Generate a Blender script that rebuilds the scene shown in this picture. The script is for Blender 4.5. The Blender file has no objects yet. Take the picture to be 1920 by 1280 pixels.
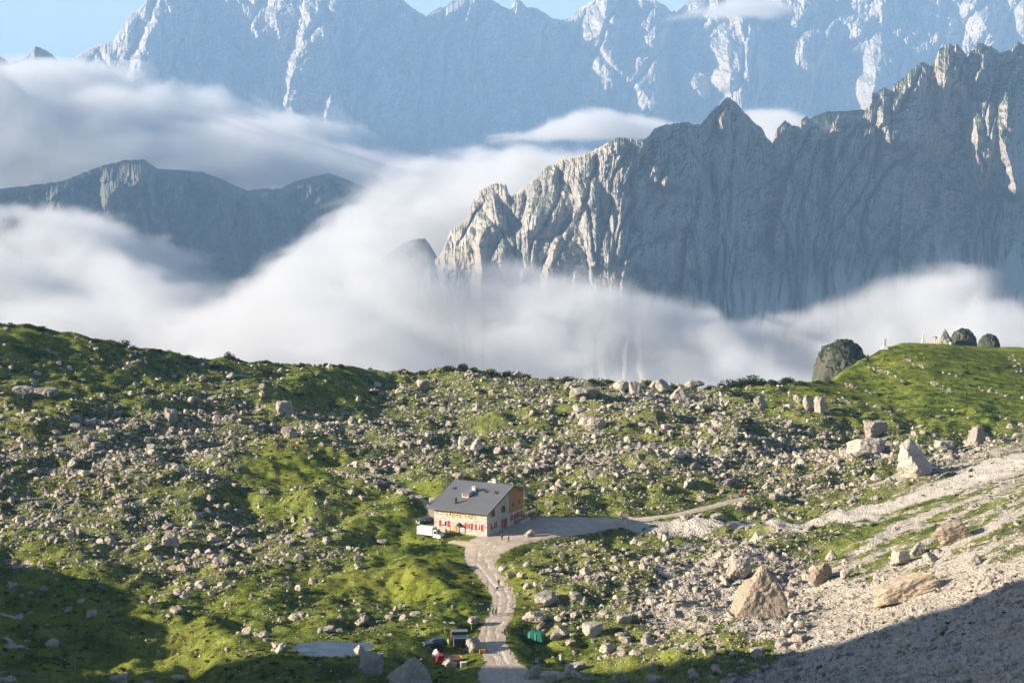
import bpy, bmesh, math, random
import numpy as np
from mathutils import Vector, Matrix

# ------------------------------------------------------------------ camera, sky, sun, exposure
SC = bpy.context.scene
COL = SC.collection
CAMZ, FPX, PX0, PY0, HORIZON = 105.0, 3733.0, 960.0, 640.0, 169.0
PITCH = math.atan((PY0 - HORIZON) / FPX)
cam_data = bpy.data.cameras.new('camera')
cam = bpy.data.objects.new('camera', cam_data)
COL.objects.link(cam)
cam_data.sensor_width = 36.0
cam_data.lens = FPX / 1920.0 * 36.0
cam_data.clip_start, cam_data.clip_end = 1.0, 90000.0
cam.location = (0, 0, CAMZ)
cam.rotation_euler = (math.pi / 2 - PITCH, 0, 0)
SC.camera = cam

SUN_EL = math.radians(18.5)
SUN_BACK = math.radians(12.0)      # the sun stands to the left, this far behind the camera's left shoulder
SDIR = Vector((-math.cos(SUN_BACK) * math.cos(SUN_EL), -math.sin(SUN_BACK) * math.cos(SUN_EL), math.sin(SUN_EL)))
world = bpy.data.worlds.new('World'); SC.world = world
world.use_nodes = True
wn = world.node_tree; wn.nodes.clear()
sky = wn.nodes.new('ShaderNodeTexSky'); sky.sky_type = 'NISHITA'; sky.sun_disc = False
sky.sun_elevation = SUN_EL
sky.sun_rotation = math.atan2(SDIR.x, SDIR.y)
sky.altitude = 2400; sky.air_density = 1.0; sky.dust_density = 4.0; sky.ozone_density = 1.2
bg = wn.nodes.new('ShaderNodeBackground'); bg.inputs['Strength'].default_value = 0.065
wo = wn.nodes.new('ShaderNodeOutputWorld')
wn.links.new(sky.outputs[0], bg.inputs[0]); wn.links.new(bg.outputs[0], wo.inputs[0])

sl = bpy.data.lights.new('sun', 'SUN'); sl.energy = 5.0; sl.angle = math.radians(0.5); sl.color = (1.0, 0.87, 0.70)
sun = bpy.data.objects.new('sun', sl); COL.objects.link(sun)
sun.rotation_euler = SDIR.to_track_quat('Z', 'Y').to_euler()
sun.location = (-400, -100, 400)

SC.view_settings.view_transform = 'Standard'; SC.view_settings.look = 'None'
SC.view_settings.exposure = 1.38; SC.view_settings.gamma = 1.0
SC.render.engine = 'CYCLES'
cy = SC.cycles
cy.use_adaptive_sampling = True; cy.adaptive_threshold = 0.02
cy.use_denoising = True
cy.max_bounces = 8; cy.diffuse_bounces = 3; cy.glossy_bounces = 2; cy.transmission_bounces = 4
cy.volume_bounces = 2; cy.transparent_max_bounces = 8
cy.volume_step_rate = 2.0; cy.volume_max_steps = 256
cy.caustics_reflective = False; cy.caustics_refractive = False

# ------------------------------------------------------------------ pixels of the 1920 x 1280 photo <-> metres
_cp, _sp = math.cos(PITCH), math.sin(PITCH)
def wpt(px, py, D):
    a = (np.asarray(px, float) - PX0) / FPX; b = (PY0 - np.asarray(py, float)) / FPX
    yc = _cp + b * _sp
    return a / yc * D, D + 0 * a, CAMZ + (b * _cp - _sp) / yc * D
def proj(x, y, z):
    dz = z - CAMZ
    f = y * _cp - dz * _sp; u = y * _sp + dz * _cp
    return PX0 + FPX * x / f, PY0 - FPX * u / f

# ------------------------------------------------------------------ numpy noise
def _perm(seed):
    return np.random.RandomState(seed).permutation(256).astype(np.int64)
_PC = {}
def perlin(x, y, seed=0):
    if seed not in _PC: _PC[seed] = _perm(seed)
    P = _PC[seed]
    xi = np.floor(x); yi = np.floor(y)
    xf = x - xi; yf = y - yi
    xi = xi.astype(np.int64); yi = yi.astype(np.int64)
    def g(ix, iy, dx, dy):
        h = P[(P[ix & 255] + iy) & 255]
        a = h * (2 * math.pi / 256.0)
        return np.cos(a) * dx + np.sin(a) * dy
    u = xf * xf * xf * (xf * (xf * 6 - 15) + 10); v = yf * yf * yf * (yf * (yf * 6 - 15) + 10)
    n00 = g(xi, yi, xf, yf); n10 = g(xi + 1, yi, xf - 1, yf)
    n01 = g(xi, yi + 1, xf, yf - 1); n11 = g(xi + 1, yi + 1, xf - 1, yf - 1)
    a = n00 + u * (n10 - n00); b = n01 + u * (n11 - n01)
    return (a + v * (b - a)) * 1.45
def fbm(x, y, oct=4, seed=0, gain=0.5, lac=2.03):
    r = 0; a = 1.0; t = 0
    for k in range(oct):
        r = r + a * perlin(x, y, seed + k); t += a
        a *= gain; x = x * lac + 17.3; y = y * lac - 9.1
    return r / t
def ridged(x, y, oct=4, seed=0, gain=0.55, lac=2.1):
    r = 0; a = 1.0; t = 0
    for k in range(oct):
        r = r + a * (1 - 2 * np.abs(perlin(x, y, seed + k))); t += a
        a *= gain; x = x * lac + 5.3; y = y * lac + 3.7
    return r / t
def sstep(a, b, x):
    t = np.clip((x - a) / (b - a), 0, 1); return t * t * (3 - 2 * t)

# ------------------------------------------------------------------ mesh helpers
def mesh_np(name, V, F, smooth=False):
    """V (n,3), F: (m,k) array of faces with k corners each, or a list of such arrays"""
    me = bpy.data.meshes.new(name)
    Fs = F if isinstance(F, list) else [F]
    me.vertices.add(len(V)); me.vertices.foreach_set('co', np.asarray(V, np.float32).ravel())
    loops = np.concatenate([f.ravel() for f in Fs]).astype(np.int32)
    sizes = np.concatenate([np.full(len(f), f.shape[1], np.int32) for f in Fs])
    me.loops.add(len(loops)); me.loops.foreach_set('vertex_index', loops)
    me.polygons.add(len(sizes))
    starts = np.concatenate([[0], np.cumsum(sizes)[:-1]]).astype(np.int32)
    me.polygons.foreach_set('loop_start', starts)
    me.polygons.foreach_set('use_smooth', np.full(len(sizes), smooth, bool))
    me.update(calc_edges=True)
    return me
def grid_faces(n, m):
    i = np.arange(n - 1)[:, None] * m + np.arange(m - 1)[None, :]
    i = i.ravel()
    return np.stack([i, i + 1, i + m + 1, i + m], 1)
def attr(me, name, vals):
    a = me.attributes.new(name, 'FLOAT', 'POINT'); a.data.foreach_set('value', np.asarray(vals, np.float32).ravel())
def link(name, me, mat=None, parent=None):
    o = bpy.data.objects.new(name, me); COL.objects.link(o)
    if mat is not None and not me.materials: me.materials.append(mat)
    if parent is not None: o.parent = parent
    return o
def tag(o, label=None, cat=None, group=None, kind=None):
    if label: o['label'] = label
    if cat: o['category'] = cat
    if group: o['group'] = group
    if kind: o['kind'] = kind
    return o
def thing(name, label, cat, loc=(0, 0, 0), rz=0.0, group=None):
    o = bpy.data.objects.new(name, None); COL.objects.link(o)
    o.location = loc; o.rotation_euler = (0, 0, rz); o.empty_display_size = 0.3
    return tag(o, label, cat, group)

# ------------------------------------------------------------------ node helpers
def mat(name):
    m = bpy.data.materials.new(name); m.use_nodes = True
    nt = m.node_tree; nt.nodes.clear()
    out = nt.nodes.new('ShaderNodeOutputMaterial')
    return m, nt, out
class NT:
    def __init__(s, nt): s.nt = nt
    def n(s, t, **kw):
        x = s.nt.nodes.new(t)
        for k, v in kw.items(): setattr(x, k, v)
        return x
    def put(s, sock, v):
        if hasattr(v, 'is_output') or isinstance(v, bpy.types.NodeSocket): s.nt.links.new(v, sock)
        elif v is not None:
            if isinstance(v, (tuple, list)) and len(v) == 3 and sock.type == 'RGBA': v = (*v, 1)
            sock.default_value = v
    def coord(s, kind='Object'): return s.n('ShaderNodeTexCoord').outputs[kind]
    def pos(s): return s.n('ShaderNodeNewGeometry').outputs['Position']
    def att(s, name): 
        x = s.n('ShaderNodeAttribute'); x.attribute_name = name; return x.outputs['Fac']
    def noise(s, vec, scale, detail=4, rough=0.55, dist=0.0, out=0):
        x = s.n('ShaderNodeTexNoise'); s.put(x.inputs['Vector'], vec); s.put(x.inputs['Scale'], scale)
        s.put(x.inputs['Detail'], detail); s.put(x.inputs['Roughness'], rough); s.put(x.inputs['Distortion'], dist)
        return x.outputs[out]
    def voro(s, vec, scale, feature='F1', out='Distance', rnd=1.0):
        x = s.n('ShaderNodeTexVoronoi', feature=feature); s.put(x.inputs['Vector'], vec); s.put(x.inputs['Scale'], scale)
        s.put(x.inputs['Randomness'], rnd); return x.outputs[out]
    def math(s, op, a, b=None, c=None, clamp=False):
        x = s.n('ShaderNodeMath', operation=op, use_clamp=clamp); s.put(x.inputs[0], a)
        if b is not None: s.put(x.inputs[1], b)
        if c is not None: s.put(x.inputs[2], c)
        return x.outputs[0]
    def ramp(s, fac, a, b, lo=0.0, hi=1.0, smooth=True):
        x = s.n('ShaderNodeMapRange', interpolation_type='SMOOTHSTEP' if smooth else 'LINEAR', clamp=True)
        s.put(x.inputs['Value'], fac); s.put(x.inputs['From Min'], a); s.put(x.inputs['From Max'], b)
        s.put(x.inputs['To Min'], lo); s.put(x.inputs['To Max'], hi); return x.outputs['Result']
    def mix(s, fac, a, b, blend='MIX'):
        x = s.n('ShaderNodeMix', data_type='RGBA', blend_type=blend)
        s.put(x.inputs[0], fac); s.put(x.inputs[6], a); s.put(x.inputs[7], b); return x.outputs[2]
    def scale(s, vec, v):
        x = s.n('ShaderNodeMapping'); s.put(x.inputs['Vector'], vec); x.inputs['Scale'].default_value = v; return x.outputs[0]
    def bump(s, h, strength=0.5, dist=0.1, normal=None):
        x = s.n('ShaderNodeBump'); s.put(x.inputs['Height'], h); s.put(x.inputs['Strength'], strength); s.put(x.inputs['Distance'], dist)
        if normal is not None: s.put(x.inputs['Normal'], normal)
        return x.outputs[0]
    def bsdf(s, col, rough=0.8, spec=0.2, normal=None, metal=0.0):
        x = s.n('ShaderNodeBsdfPrincipled'); s.put(x.inputs['Base Color'], col); s.put(x.inputs['Roughness'], rough)
        s.put(x.inputs['Specular IOR Level'], spec); s.put(x.inputs['Metallic'], metal)
        if normal is not None: s.put(x.inputs['Normal'], normal)
        return x.outputs[0]
def surf(m, out, nt, sh): nt.links.new(sh, out.inputs['Surface']); return m

def mat_ground():
    m, nt, out = mat('alpine_ground'); N = NT(nt); p = N.pos()
    n1 = N.noise(p, 0.022, 5, 0.6); n2 = N.noise(p, 0.16, 5, 0.6); n3 = N.noise(p, 1.1, 5, 0.65); n4 = N.noise(p, 5.0, 3, 0.6)
    g = N.mix(N.ramp(n2, .36, .64), (0.046, 0.080, 0.012), (0.205, 0.245, 0.032))
    g = N.mix(N.ramp(n1, .42, .68, 0, .6), g, (0.285, 0.295, 0.050))
    g = N.mix(N.ramp(n3, .50, .74, 0, .7), g, (0.028, 0.048, 0.010))
    g = N.mix(N.ramp(n4, .52, .78, 0, .6), g, (0.300, 0.320, 0.056))
    heath_shade = N.math('MULTIPLY', N.ramp(N.att('rocky'), .35, .7), N.ramp(N.noise(p, .35, 4, .6), .38, .58, 0, .8))  # dark heath between the stones; its colour also carries the hillside's shade
    g = N.mix(heath_shade, g, N.mix(n4, (0.028, 0.042, 0.010), (0.075, 0.082, 0.020)))
    dry = N.noise(p, 0.075, 4, 0.6)
    g = N.mix(N.ramp(dry, .60, .76, 0, .45), g, (0.120, 0.092, 0.036))
    # bare stony ground and pebbles
    rk = N.att('rocky'); sc = N.att('scree'); pt = N.att('path')
    cell = N.voro(p, 2.1, out='Color'); cd = N.voro(p, 2.1)
    cell2 = N.voro(p, 4.0, out='Color'); cd2 = N.voro(p, 4.0)
    sep = N.n('ShaderNodeSeparateColor'); N.put(sep.inputs[0], cell); sep2 = N.n('ShaderNodeSeparateColor'); N.put(sep2.inputs[0], cell2)
    stone = N.mix(sep.outputs[1], (0.33, 0.295, 0.245), (0.54, 0.495, 0.425))
    stone2 = N.mix(sep2.outputs[1], (0.30, 0.265, 0.22), (0.55, 0.50, 0.43))
    grav = N.mix(N.ramp(n3, .4, .6), stone2, stone)
    grav = N.mix(N.ramp(n2, .45, .7, 0, .55), grav, (0.46, 0.39, 0.31))
    # pebbles in the grass: a cell is a stone where its random number is below the local stoniness
    thr = N.math('MULTIPLY', rk, N.ramp(n2, .3, .7, .15, 1.0))
    isst = N.math('LESS_THAN', sep.outputs[0], N.math('MULTIPLY', thr, 0.9))
    isst = N.math('MULTIPLY', isst, N.math('LESS_THAN', cd, N.math('ADD', N.math('MULTIPLY', sep.outputs[2], .25), .17)))
    isst2 = N.math('MULTIPLY', N.math('LESS_THAN', sep2.outputs[0], N.math('MULTIPLY', thr, 0.6)), N.math('LESS_THAN', cd2, .34))
    peb = N.math('MAXIMUM', isst, isst2)
    g = N.mix(peb, g, N.mix(isst, stone2, stone))
    # scree takes over where its weight beats a noise; the path likewise
    nn = N.noise(N.scale(p, (1, 1, 1)), 0.32, 6, 0.7)
    sw = N.ramp(N.math('ADD', sc, N.math('MULTIPLY', N.math('SUBTRACT', nn, .5), 2.2)), .40, .56)
    pw = N.ramp(N.math('ADD', pt, N.math('MULTIPLY', N.math('SUBTRACT', n3, .5), .7)), .42, .58)
    pathc = N.mix(N.ramp(n3, .3, .7), (0.46, 0.375, 0.285), (0.56, 0.475, 0.38))
    pathc = N.mix(N.ramp(sep2.outputs[0], .0, .35, .5, 0), pathc, (0.30, 0.25, 0.20))
    c = N.mix(sw, g, grav); c = N.mix(pw, c, pathc)
    c = N.mix(N.math('MULTIPLY', N.att('band'), N.ramp(nn, .3, .5)), c, N.mix(n3, (0.49, 0.44, 0.37), (0.60, 0.55, 0.475)))
    bare = N.math('MAXIMUM', N.math('MAXIMUM', sw, pw), peb)
    hg = N.math('ADD', N.math('MULTIPLY', n3, .5), N.math('MULTIPLY', n4, .28))
    hs = N.math('ADD', N.math('MULTIPLY', N.math('SUBTRACT', .6, cd), .45), N.math('MULTIPLY', N.math('SUBTRACT', .6, cd2), .2))
    hs = N.math('MULTIPLY', hs, N.math('ADD', N.math('MULTIPLY', pw, -.75), 1.0))
    h = N.n('ShaderNodeMix', data_type='FLOAT'); N.put(h.inputs[0], bare); N.put(h.inputs[2], hg); N.put(h.inputs[3], hs)
    nb = N.bump(h.outputs[0], 1.0, 0.75)
    return surf(m, out, nt, N.bsdf(c, 0.9, 0.12, nb))

def mat_rock(name='limestone', base=(0.39, 0.36, 0.315), dark=(0.17, 0.155, 0.135), tint_attr=True):
    m, nt, out = mat(name); N = NT(nt); p = N.pos()
    n1 = N.noise(p, 0.9, 5, 0.65); n2 = N.noise(p, 4.5, 4, 0.7)
    vo = N.voro(N.scale(p, (1, 1, .6)), 1.6, 'DISTANCE_TO_EDGE')
    c = N.mix(N.ramp(n1, .35, .68), base, tuple(min(1, v * 1.28) for v in base))
    c = N.mix(N.ramp(n2, .50, .75, 0, .65), c, dark)
    c = N.mix(N.ramp(vo, .0, .05, .5, 0), c, dark)
    n3 = N.noise(p, 0.33, 4, 0.6)
    c = N.mix(N.ramp(n3, .52, .70, 0, .45), c, (0.40, 0.30, 0.20))
    if tint_attr:
        t = N.att('tint'); oi = N.n('ShaderNodeObjectInfo').outputs['Random']
        tt = N.math('ADD', t, N.math('MULTIPLY', oi, .0))
        c = N.mix(1.0, c, N.mix(tt, (0.55, 0.54, 0.54), (1.28, 1.23, 1.14)), 'MULTIPLY')
    h = N.math('ADD', N.math('MULTIPLY', n1, .7), N.math('MULTIPLY', n2, .45))
    h = N.math('ADD', h, N.ramp(vo, 0, .06, -.3, 0))
    return surf(m, out, nt, N.bsdf(c, 0.9, 0.15, N.bump(h, 1.0, .34)))

def mat_mountain(name, rock=(0.36, 0.345, 0.325), s=1.0, veg=(0.045, 0.062, 0.022), vegamt=.5, low_veg=None):
    m, nt, out = mat(name); N = NT(nt); p = N.pos()
    ps = N.scale(p, (s, s, s * .5))
    n1 = N.noise(ps, .03, 6, .65); n2 = N.noise(ps, .12, 5, .7)
    c = N.mix(N.ramp(n1, .36, .66), tuple(v * .78 for v in rock), tuple(min(1, v * 1.22) for v in rock))
    c = N.mix(N.ramp(n2, .5, .72, 0, .55), c, tuple(v * .62 for v in rock))
    n4 = N.noise(p, .008 * s, 3, .5)
    c = N.mix(N.ramp(n4, .5, .7, 0, .35), c, (0.42, 0.32, 0.24))
    geo = N.n('ShaderNodeNewGeometry'); sx = N.n('ShaderNodeSeparateXYZ'); N.put(sx.inputs[0], geo.outputs['True Normal'])
    up = sx.outputs[2]
    n3 = N.noise(p, .035 * s, 5, .65)
    v = N.ramp(N.math('ADD', up, N.math('MULTIPLY', N.math('SUBTRACT', n3, .5), .9)), .44, .60, 0, vegamt)
    if low_veg is not None:
        sp = N.n('ShaderNodeSeparateXYZ'); N.put(sp.inputs[0], p)
        lv = N.ramp(N.math('ADD', sp.outputs[2], N.math('MULTIPLY', N.math('SUBTRACT', n3, .5), low_veg[2])), low_veg[0], low_veg[1], low_veg[3], 0)
        v = N.math('MAXIMUM', v, lv)
    c = N.mix(v, c, veg)
    c = N.mix(N.att('pale'), c, tuple(min(1, q * 1.55) for q in rock))
    n5 = N.noise(ps, .35, 4, .7)
    h = N.math('ADD', n2, N.math('MULTIPLY', n5, .5))
    return surf(m, out, nt, N.bsdf(c, .95, .05, N.bump(h, .7, 6.0 / s)))
# ------------------------------------------------------------------ the ground: a basin of hummocks, a talus slope to the right, an edge above the valley
CTRL = [  # photo pixel, distance (m)
 (0,612,650),(75,612,660),(240,650,680),(420,668,700),(620,680,730),(740,690,742),(870,686,745),(1100,705,730),(1320,725,700),
 (0,720,590),(0,800,545),(150,700,620),(300,740,620),(150,860,525),(0,900,505),(0,980,478),(300,850,545),(300,930,500),(300,1010,464),
 (520,780,610),(640,740,670),(500,880,530),(640,930,497),(480,960,488),(620,1000,472),(760,1000,471),(760,900,520),
 (0,1060,440),(200,1080,428),(400,1080,428),(600,1080,428),(800,1080,428),(0,1150,402),(200,1180,388),(400,1180,389),(600,1212,377),(800,1180,388),
 (0,1280,352),(200,1280,352),(450,1280,352),(700,1280,353),(900,1280,353),(1100,1280,353),(1100,1180,388),(1100,1080,428),
 (850,1006,467),(913,1006,467),(985,985,479),(1080,975,484),(1200,970,487),(1300,945,503),(1400,925,515),
 (900,880,535),(900,800,605),(900,740,675),(1100,880,535),(1100,800,605),(1100,740,675),(1300,860,552),(1300,790,620),(1500,880,545),(1500,800,620),
 (1380,722,690),(1500,760,660),(1560,700,722),(1700,641,765),(1500,716,712),(1620,672,738),(1640,655,748),(1600,684,730),(1850,648,790),(1800,645,790),(1920,652,800),(1920,760,668),(1700,760,660),(1920,800,630),(1700,700,715),
 (1270,1280,353),(1270,1150,399),(1300,1050,443),(1400,1280,353),(1360,1150,398),(1400,1050,443),(1450,985,477),(1550,950,502),(1650,905,543),(1790,835,600),
 (1500,1280,337),(1600,1280,322),(1750,1280,306),(1920,1280,290),(1500,1150,387),(1700,1150,357),(1920,1095,340),(1560,1050,433),(1700,1050,410),(1920,1020,377),
 (1700,975,456),(1920,950,414),(1800,930,468),(1920,870,500),(1920,830,560),
 (2050,1280,276),(2050,1000,372),(2050,880,470),(2050,780,650),(2050,700,760)]
C_ = np.array(CTRL, float)
cx, cyy, cz = wpt(C_[:, 0], C_[:, 1], C_[:, 2])
def _tps(P, v, lam=3.0):
    n = len(P); d = np.sqrt(((P[:, None] - P[None]) ** 2).sum(-1)) + 1e-9
    K = d * d * np.log(d) + np.eye(n) * lam * 100
    A = np.zeros((n + 3, n + 3)); A[:n, :n] = K; A[:n, n] = 1; A[:n, n + 1:] = P; A[n, :n] = 1; A[n + 1:, :n] = P.T
    return np.linalg.solve(A, np.concatenate([v, np.zeros(3)]))
_CP = np.stack([cx, cyy], 1) / 100.0
_W = _tps(_CP, cz, 0.0006)
def base_h(x, y):
    sh = np.shape(x); q = np.stack([np.ravel(x), np.ravel(y)], 1) / 100.0
    r = np.full(len(q), _W[len(_CP)]) + q @ _W[len(_CP) + 1:]
    for i in range(len(_CP)):
        d2 = ((q - _CP[i]) ** 2).sum(1) + 1e-12
        r += _W[i] * .5 * d2 * np.log(d2)
    return r.reshape(sh)
_EX = np.array([-420, -170, -125, -60, -42, 0, 30, 68, 92, 106, 118, 134, 160, 205, 420.])
_EY = np.array([640, 655, 675, 738, 748, 752, 740, 708, 702, 706, 716, 748, 785, 812, 830.])
_TX = np.array([-171,-159,-131,-115,-102,-89,-68,-53,-45,-33,-18,-2,8,28,47,58,70,81,92,104,110,118,130,138,143,154,165,181,199,212.])
_TZ = np.array([-2,.2,-.6,2.6,1.4,.3,-2.5,-4.3,-5.0,-3.9,-3.5,-3.5,-3.3,-3.8,-3.1,-3.3,-3.3,-1.4,.2,.3,-.6,-2.6,-5.0,-4.5,-3.2,-2.1,-2.1,-2.1,-3.1,-2.3])
_GY = np.array([150, 288, 292, 310, 315, 322, 330, 345, 370, 395, 420, 450.]); _GZ = np.array([190, 104, 97, 72, 58, 31, 20, 18, 27, 22, 14, 0.])
# places on the ground given by photo pixels (z = 0 is close enough here)
def flat(px, py, z=0.0):
    X, Y, Z = wpt(px, py, 1.0); D = (z - CAMZ) / (Z - CAMZ); return X * D, D
def poly_dist(x, y, pts):
    """distance to a polyline of (x, y, halfwidth); returns signed: distance minus the local half width"""
    best = np.full(np.shape(x), 1e9)
    for (x0, y0, w0), (x1, y1, w1) in zip(pts[:-1], pts[1:]):
        dx, dy = x1 - x0, y1 - y0; L = dx * dx + dy * dy + 1e-9
        t = np.clip(((x - x0) * dx + (y - y0) * dy) / L, 0, 1)
        d = np.hypot(x - x0 - t * dx, y - y0 - t * dy) - (w0 + t * (w1 - w0))
        best = np.minimum(best, d)
    return best
def px_line(L, z=0.0):
    o = []
    for px, py, w in L:
        X, D = flat(px, py, z); o.append((float(X), float(D), w * float(D) / FPX * .5))
    return o
PATHS = [
 px_line([(968,1290,120),(955,1262,112),(950,1238,110),(940,1215,62),(922,1180,54),(921,1160,44),(937,1140,44),(945,1112,46),(938,1092,44),(915,1066,46),(901,1045,54),(905,1028,72),(925,1016,96),(960,1004,120),(1010,990,150),(1070,980,120),(1130,974,80),(1180,969,50)]),
 px_line([(1000,1252,60),(1040,1238,50),(950,1240,90)]),
 px_line([(850,1014,20),(880,1018,28),(920,1016,60)]),
 px_line([(1005,970,30),(1060,968,34),(1130,968,40)]),
 px_line([(1170,970,36),(1215,966,26),(1262,960,22),(1318,948,24),(1350,940,22),(1392,930,22)]),
 px_line([(1640,905,30),(1672,895,30),(1690,885,22)]),
 px_line([(690,905,6),(750,925,8),(800,950,12),(812,968,14)]),
]
BAND = [(1185,983,22),(1300,986,22),(1400,989,24),(1490,990,34),(1560,978,44),(1640,956,52),(1740,930,62),(1830,896,80),(1925,856,90)]
POND = [(548,1212),(560,1203),(600,1199),(650,1200),(690,1202),(700,1208),(680,1220),(650,1226),(600,1226),(570,1222)]
HX, HY = [float(v) for v in flat(913, 1006)]
RDENS = np.array([  # how stony the ground is, on a coarse net of the photo: columns every 80 px from 0, rows every 60 px from 620
 [2,2,2,2,2,2,2,2,2,3,3,3,3,3,3,3,3,2,1,1,1,1,1,1,1],
 [3,3,3,4,4,3,3,2,2,3,4,5,5,4,4,5,4,2,1,1,1,1,1,1,1],
 [4,3,3,3,4,5,5,2,1,4,5,5,5,5,5,6,6,5,4,3,1,1,1,1,1],
 [5,6,6,7,7,7,6,6,6,6,6,5,5,5,6,5,6,6,5,5,4,3,2,2,4],
 [7,8,8,8,7,7,4,1,4,7,7,6,7,7,7,7,7,7,8,8,8,8,8,8,8],
 [7,7,7,6,5,5,3,3,4,4,2,3,4,5,5,5,4,5,6,6,5,5,5,4,4],
 [6,6,6,6,6,6,5,5,4,2,1,1,3,5,4,4,4,4,5,4,3,3,3,4,5],
 [4,4,5,6,7,6,6,6,5,2,1,1,3,5,5,5,6,7,7,5,3,4,6,6,6],
 [2,2,3,4,5,4,3,3,2,1,0,1,3,5,7,7,8,8,8,9,8,7,8,9,9],
 [1,1,2,2,2,2,3,3,4,4,4,1,3,6,6,7,7,7,7,8,9,9,9,9,9],
 [2,2,2,1,2,3,3,1,1,2,1,1,1,2,4,5,5,4,5,8,9,9,9,9,9],
 [1,2,3,2,1,1,1,2,2,2,1,1,1,3,4,3,3,5,8,9,9,9,9,9,9]], float) / 9.0
def stony(px, py):
    c = np.clip(px / 80.0, 0, 23.999); r = np.clip((py - 620) / 60.0, 0, 10.999)
    ci = c.astype(int); ri = r.astype(int); cf = c - ci; rf = r - ri
    a = RDENS[ri, ci] * (1 - cf) + RDENS[ri, ci + 1] * cf; b = RDENS[ri + 1, ci] * (1 - cf) + RDENS[ri + 1, ci + 1] * cf
    return a * (1 - rf) + b * rf
def scree_w(x, y):
    # weight of the loose talus: 1 up the right-hand slope
    fy = np.array([230, 300, 353, 398, 440, 477, 502, 543, 600, 640, 700.]); fx = np.array([26, 33, 43, 50, 62, 76, 86, 108, 142, 168, 300.])
    return sstep(-6, 22, x - np.interp(y, fy, fx))
pond_w = np.array([flat(a, b) for a, b in POND], float)
PCX, PCY = pond_w.mean(0)
def pond_d(x, y):
    # signed distance to the pond's outline (negative inside)
    ins = np.zeros(np.shape(x), bool); d = np.full(np.shape(x), 1e9); n = len(pond_w)
    for i in range(n):
        x0, y0 = pond_w[i]; x1, y1 = pond_w[(i + 1) % n]
        c = ((y0 > y) != (y1 > y)) & (x < (x1 - x0) * (y - y0) / (y1 - y0 + 1e-12) + x0); ins ^= c
        dx, dy = x1 - x0, y1 - y0; t = np.clip(((x - x0) * dx + (y - y0) * dy) / (dx * dx + dy * dy), 0, 1)
        d = np.minimum(d, np.hypot(x - x0 - t * dx, y - y0 - t * dy))
    return np.where(ins, -d, d)
BUMPS = [  # hummocks: photo pixel of the top, height, half widths across and along the view
 (540,872,3.6,11,16),(160,700,8.0,17,22),(600,745,3.0,20,24),(75,640,7,16,30),(330,720,-6.0,18,26),(700,770,-5,20,24),(860,800,-6,20,24),(1000,810,-5,18,22),(520,790,4,16,20),(930,790,4,14,18),(1180,800,3.5,14,18),
 (1090,750,2.5,14,12),(1290,760,2.5,12,10),(240,930,2.5,14,12),(330,1085,-2.0,16,14),(500,1060,1.8,12,12),(420,1150,1.8,13,8),(270,1010,2.0,14,10),
 (130,1010,2.2,12,10),(700,1030,-1.3,10,9),(560,1010,1.6,10,9),(1100,1040,1.2,12,9),(1250,1080,1.5,9,8),(1580,1150,-2.2,8,7),(100,1180,2.5,13,12),(330,1240,-1.0,14,8),(480,1240,1.2,12,8),(820,1290,1.6,10,5),
 (1590,800,-2.5,16,22),(1640,870,2.0,10,12),(440,790,2.4,16,18),(250,800,2.4,18,20),(1180,870,1.5,16,14),(60,870,2.5,14,16)]
def ground_h(x, y, fine=True):
    x = np.asarray(x, float); y = np.asarray(y, float)
    h = base_h(x, y)
    for px, py, hh, sx, sy in BUMPS:
        bx, by = flat(px, py); h = h + hh * np.exp(-((x - bx) / sx) ** 2 - ((y - by) / sy) ** 2)
    s = scree_w(x, y)
    pd = np.minimum.reduce([poly_dist(x, y, P) for P in PATHS]); pw = sstep(6, 0, pd)
    hd = np.hypot(x - HX - 2, (y - HY - 8)); hw = sstep(24, 13, hd)
    calm = np.maximum(np.maximum(pw, hw), .0)
    warp = 6 * perlin(x / 40, y / 40, 91)
    hum = 4.0 * fbm((x + warp) / 42, y / 50, 3, 11) + 2.3 * fbm((x + warp) / 15, y / 17, 3, 21)
    hillside = sstep(640, 700, y) * sstep(85, 110, x)
    hum = hum * (1 + .4 * sstep(700, 620, y))
    hum = hum * (1 - .8 * s) * (1 - .88 * hillside)
    if fine:
        f = .85 * fbm(x / 5.2, y / 5.2, 3, 31) + .38 * fbm(x / 1.9, y / 1.9, 2, 41)
        f = f * (1 - .35 * s) * (1 - .5 * hillside)
        hum = hum + f
    h = h + hum * (1 - .93 * calm)
    dh = h
    h = h * (1 - hw) + 0.0 * hw
    # the pond lies in a hollow
    pdist = pond_d(x, y); near = sstep(14, 2, pdist)
    h = h * (1 - near) + (-.35 + .12 * np.clip(pdist, -3, 14)) * near
    # off to the left a spur comes down from the saddle: its shadow falls across the talus
    gl = np.interp(y, _GY, _GZ) * sstep(-108, -146, x + 7 * perlin(y / 30, x / 60, 5)) + 0
    h = h + np.maximum(gl, 0) * (1 + .12 * perlin(x / 14, y / 14, 7))
    # fine trim of the far rim
    h = h + np.interp(x, _TX, _TZ) * sstep(610, 715, y)
    # the plateau breaks off towards the valley
    e = np.maximum(0, y - np.interp(x, _EX, _EY) - 4 * perlin(x / 25, y / 60, 8))
    return h - .9 * e * sstep(0, 45, e)
gx = np.concatenate([np.arange(-300, -150, 1.6), np.arange(-150, 190, .62), np.arange(190, 330, 1.6)])
gy = [228.0]
while gy[-1] < 1080:
    y_ = gy[-1]; gy.append(y_ + (1.3 if y_ < 275 else .62 + max(0, y_ - 420) * .0026 if y_ < 830 else 4.0))
gy = np.array(gy)
GX, GY = np.meshgrid(gx, gy)
GZ = ground_h(GX, GY)
from numpy import searchsorted
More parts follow.
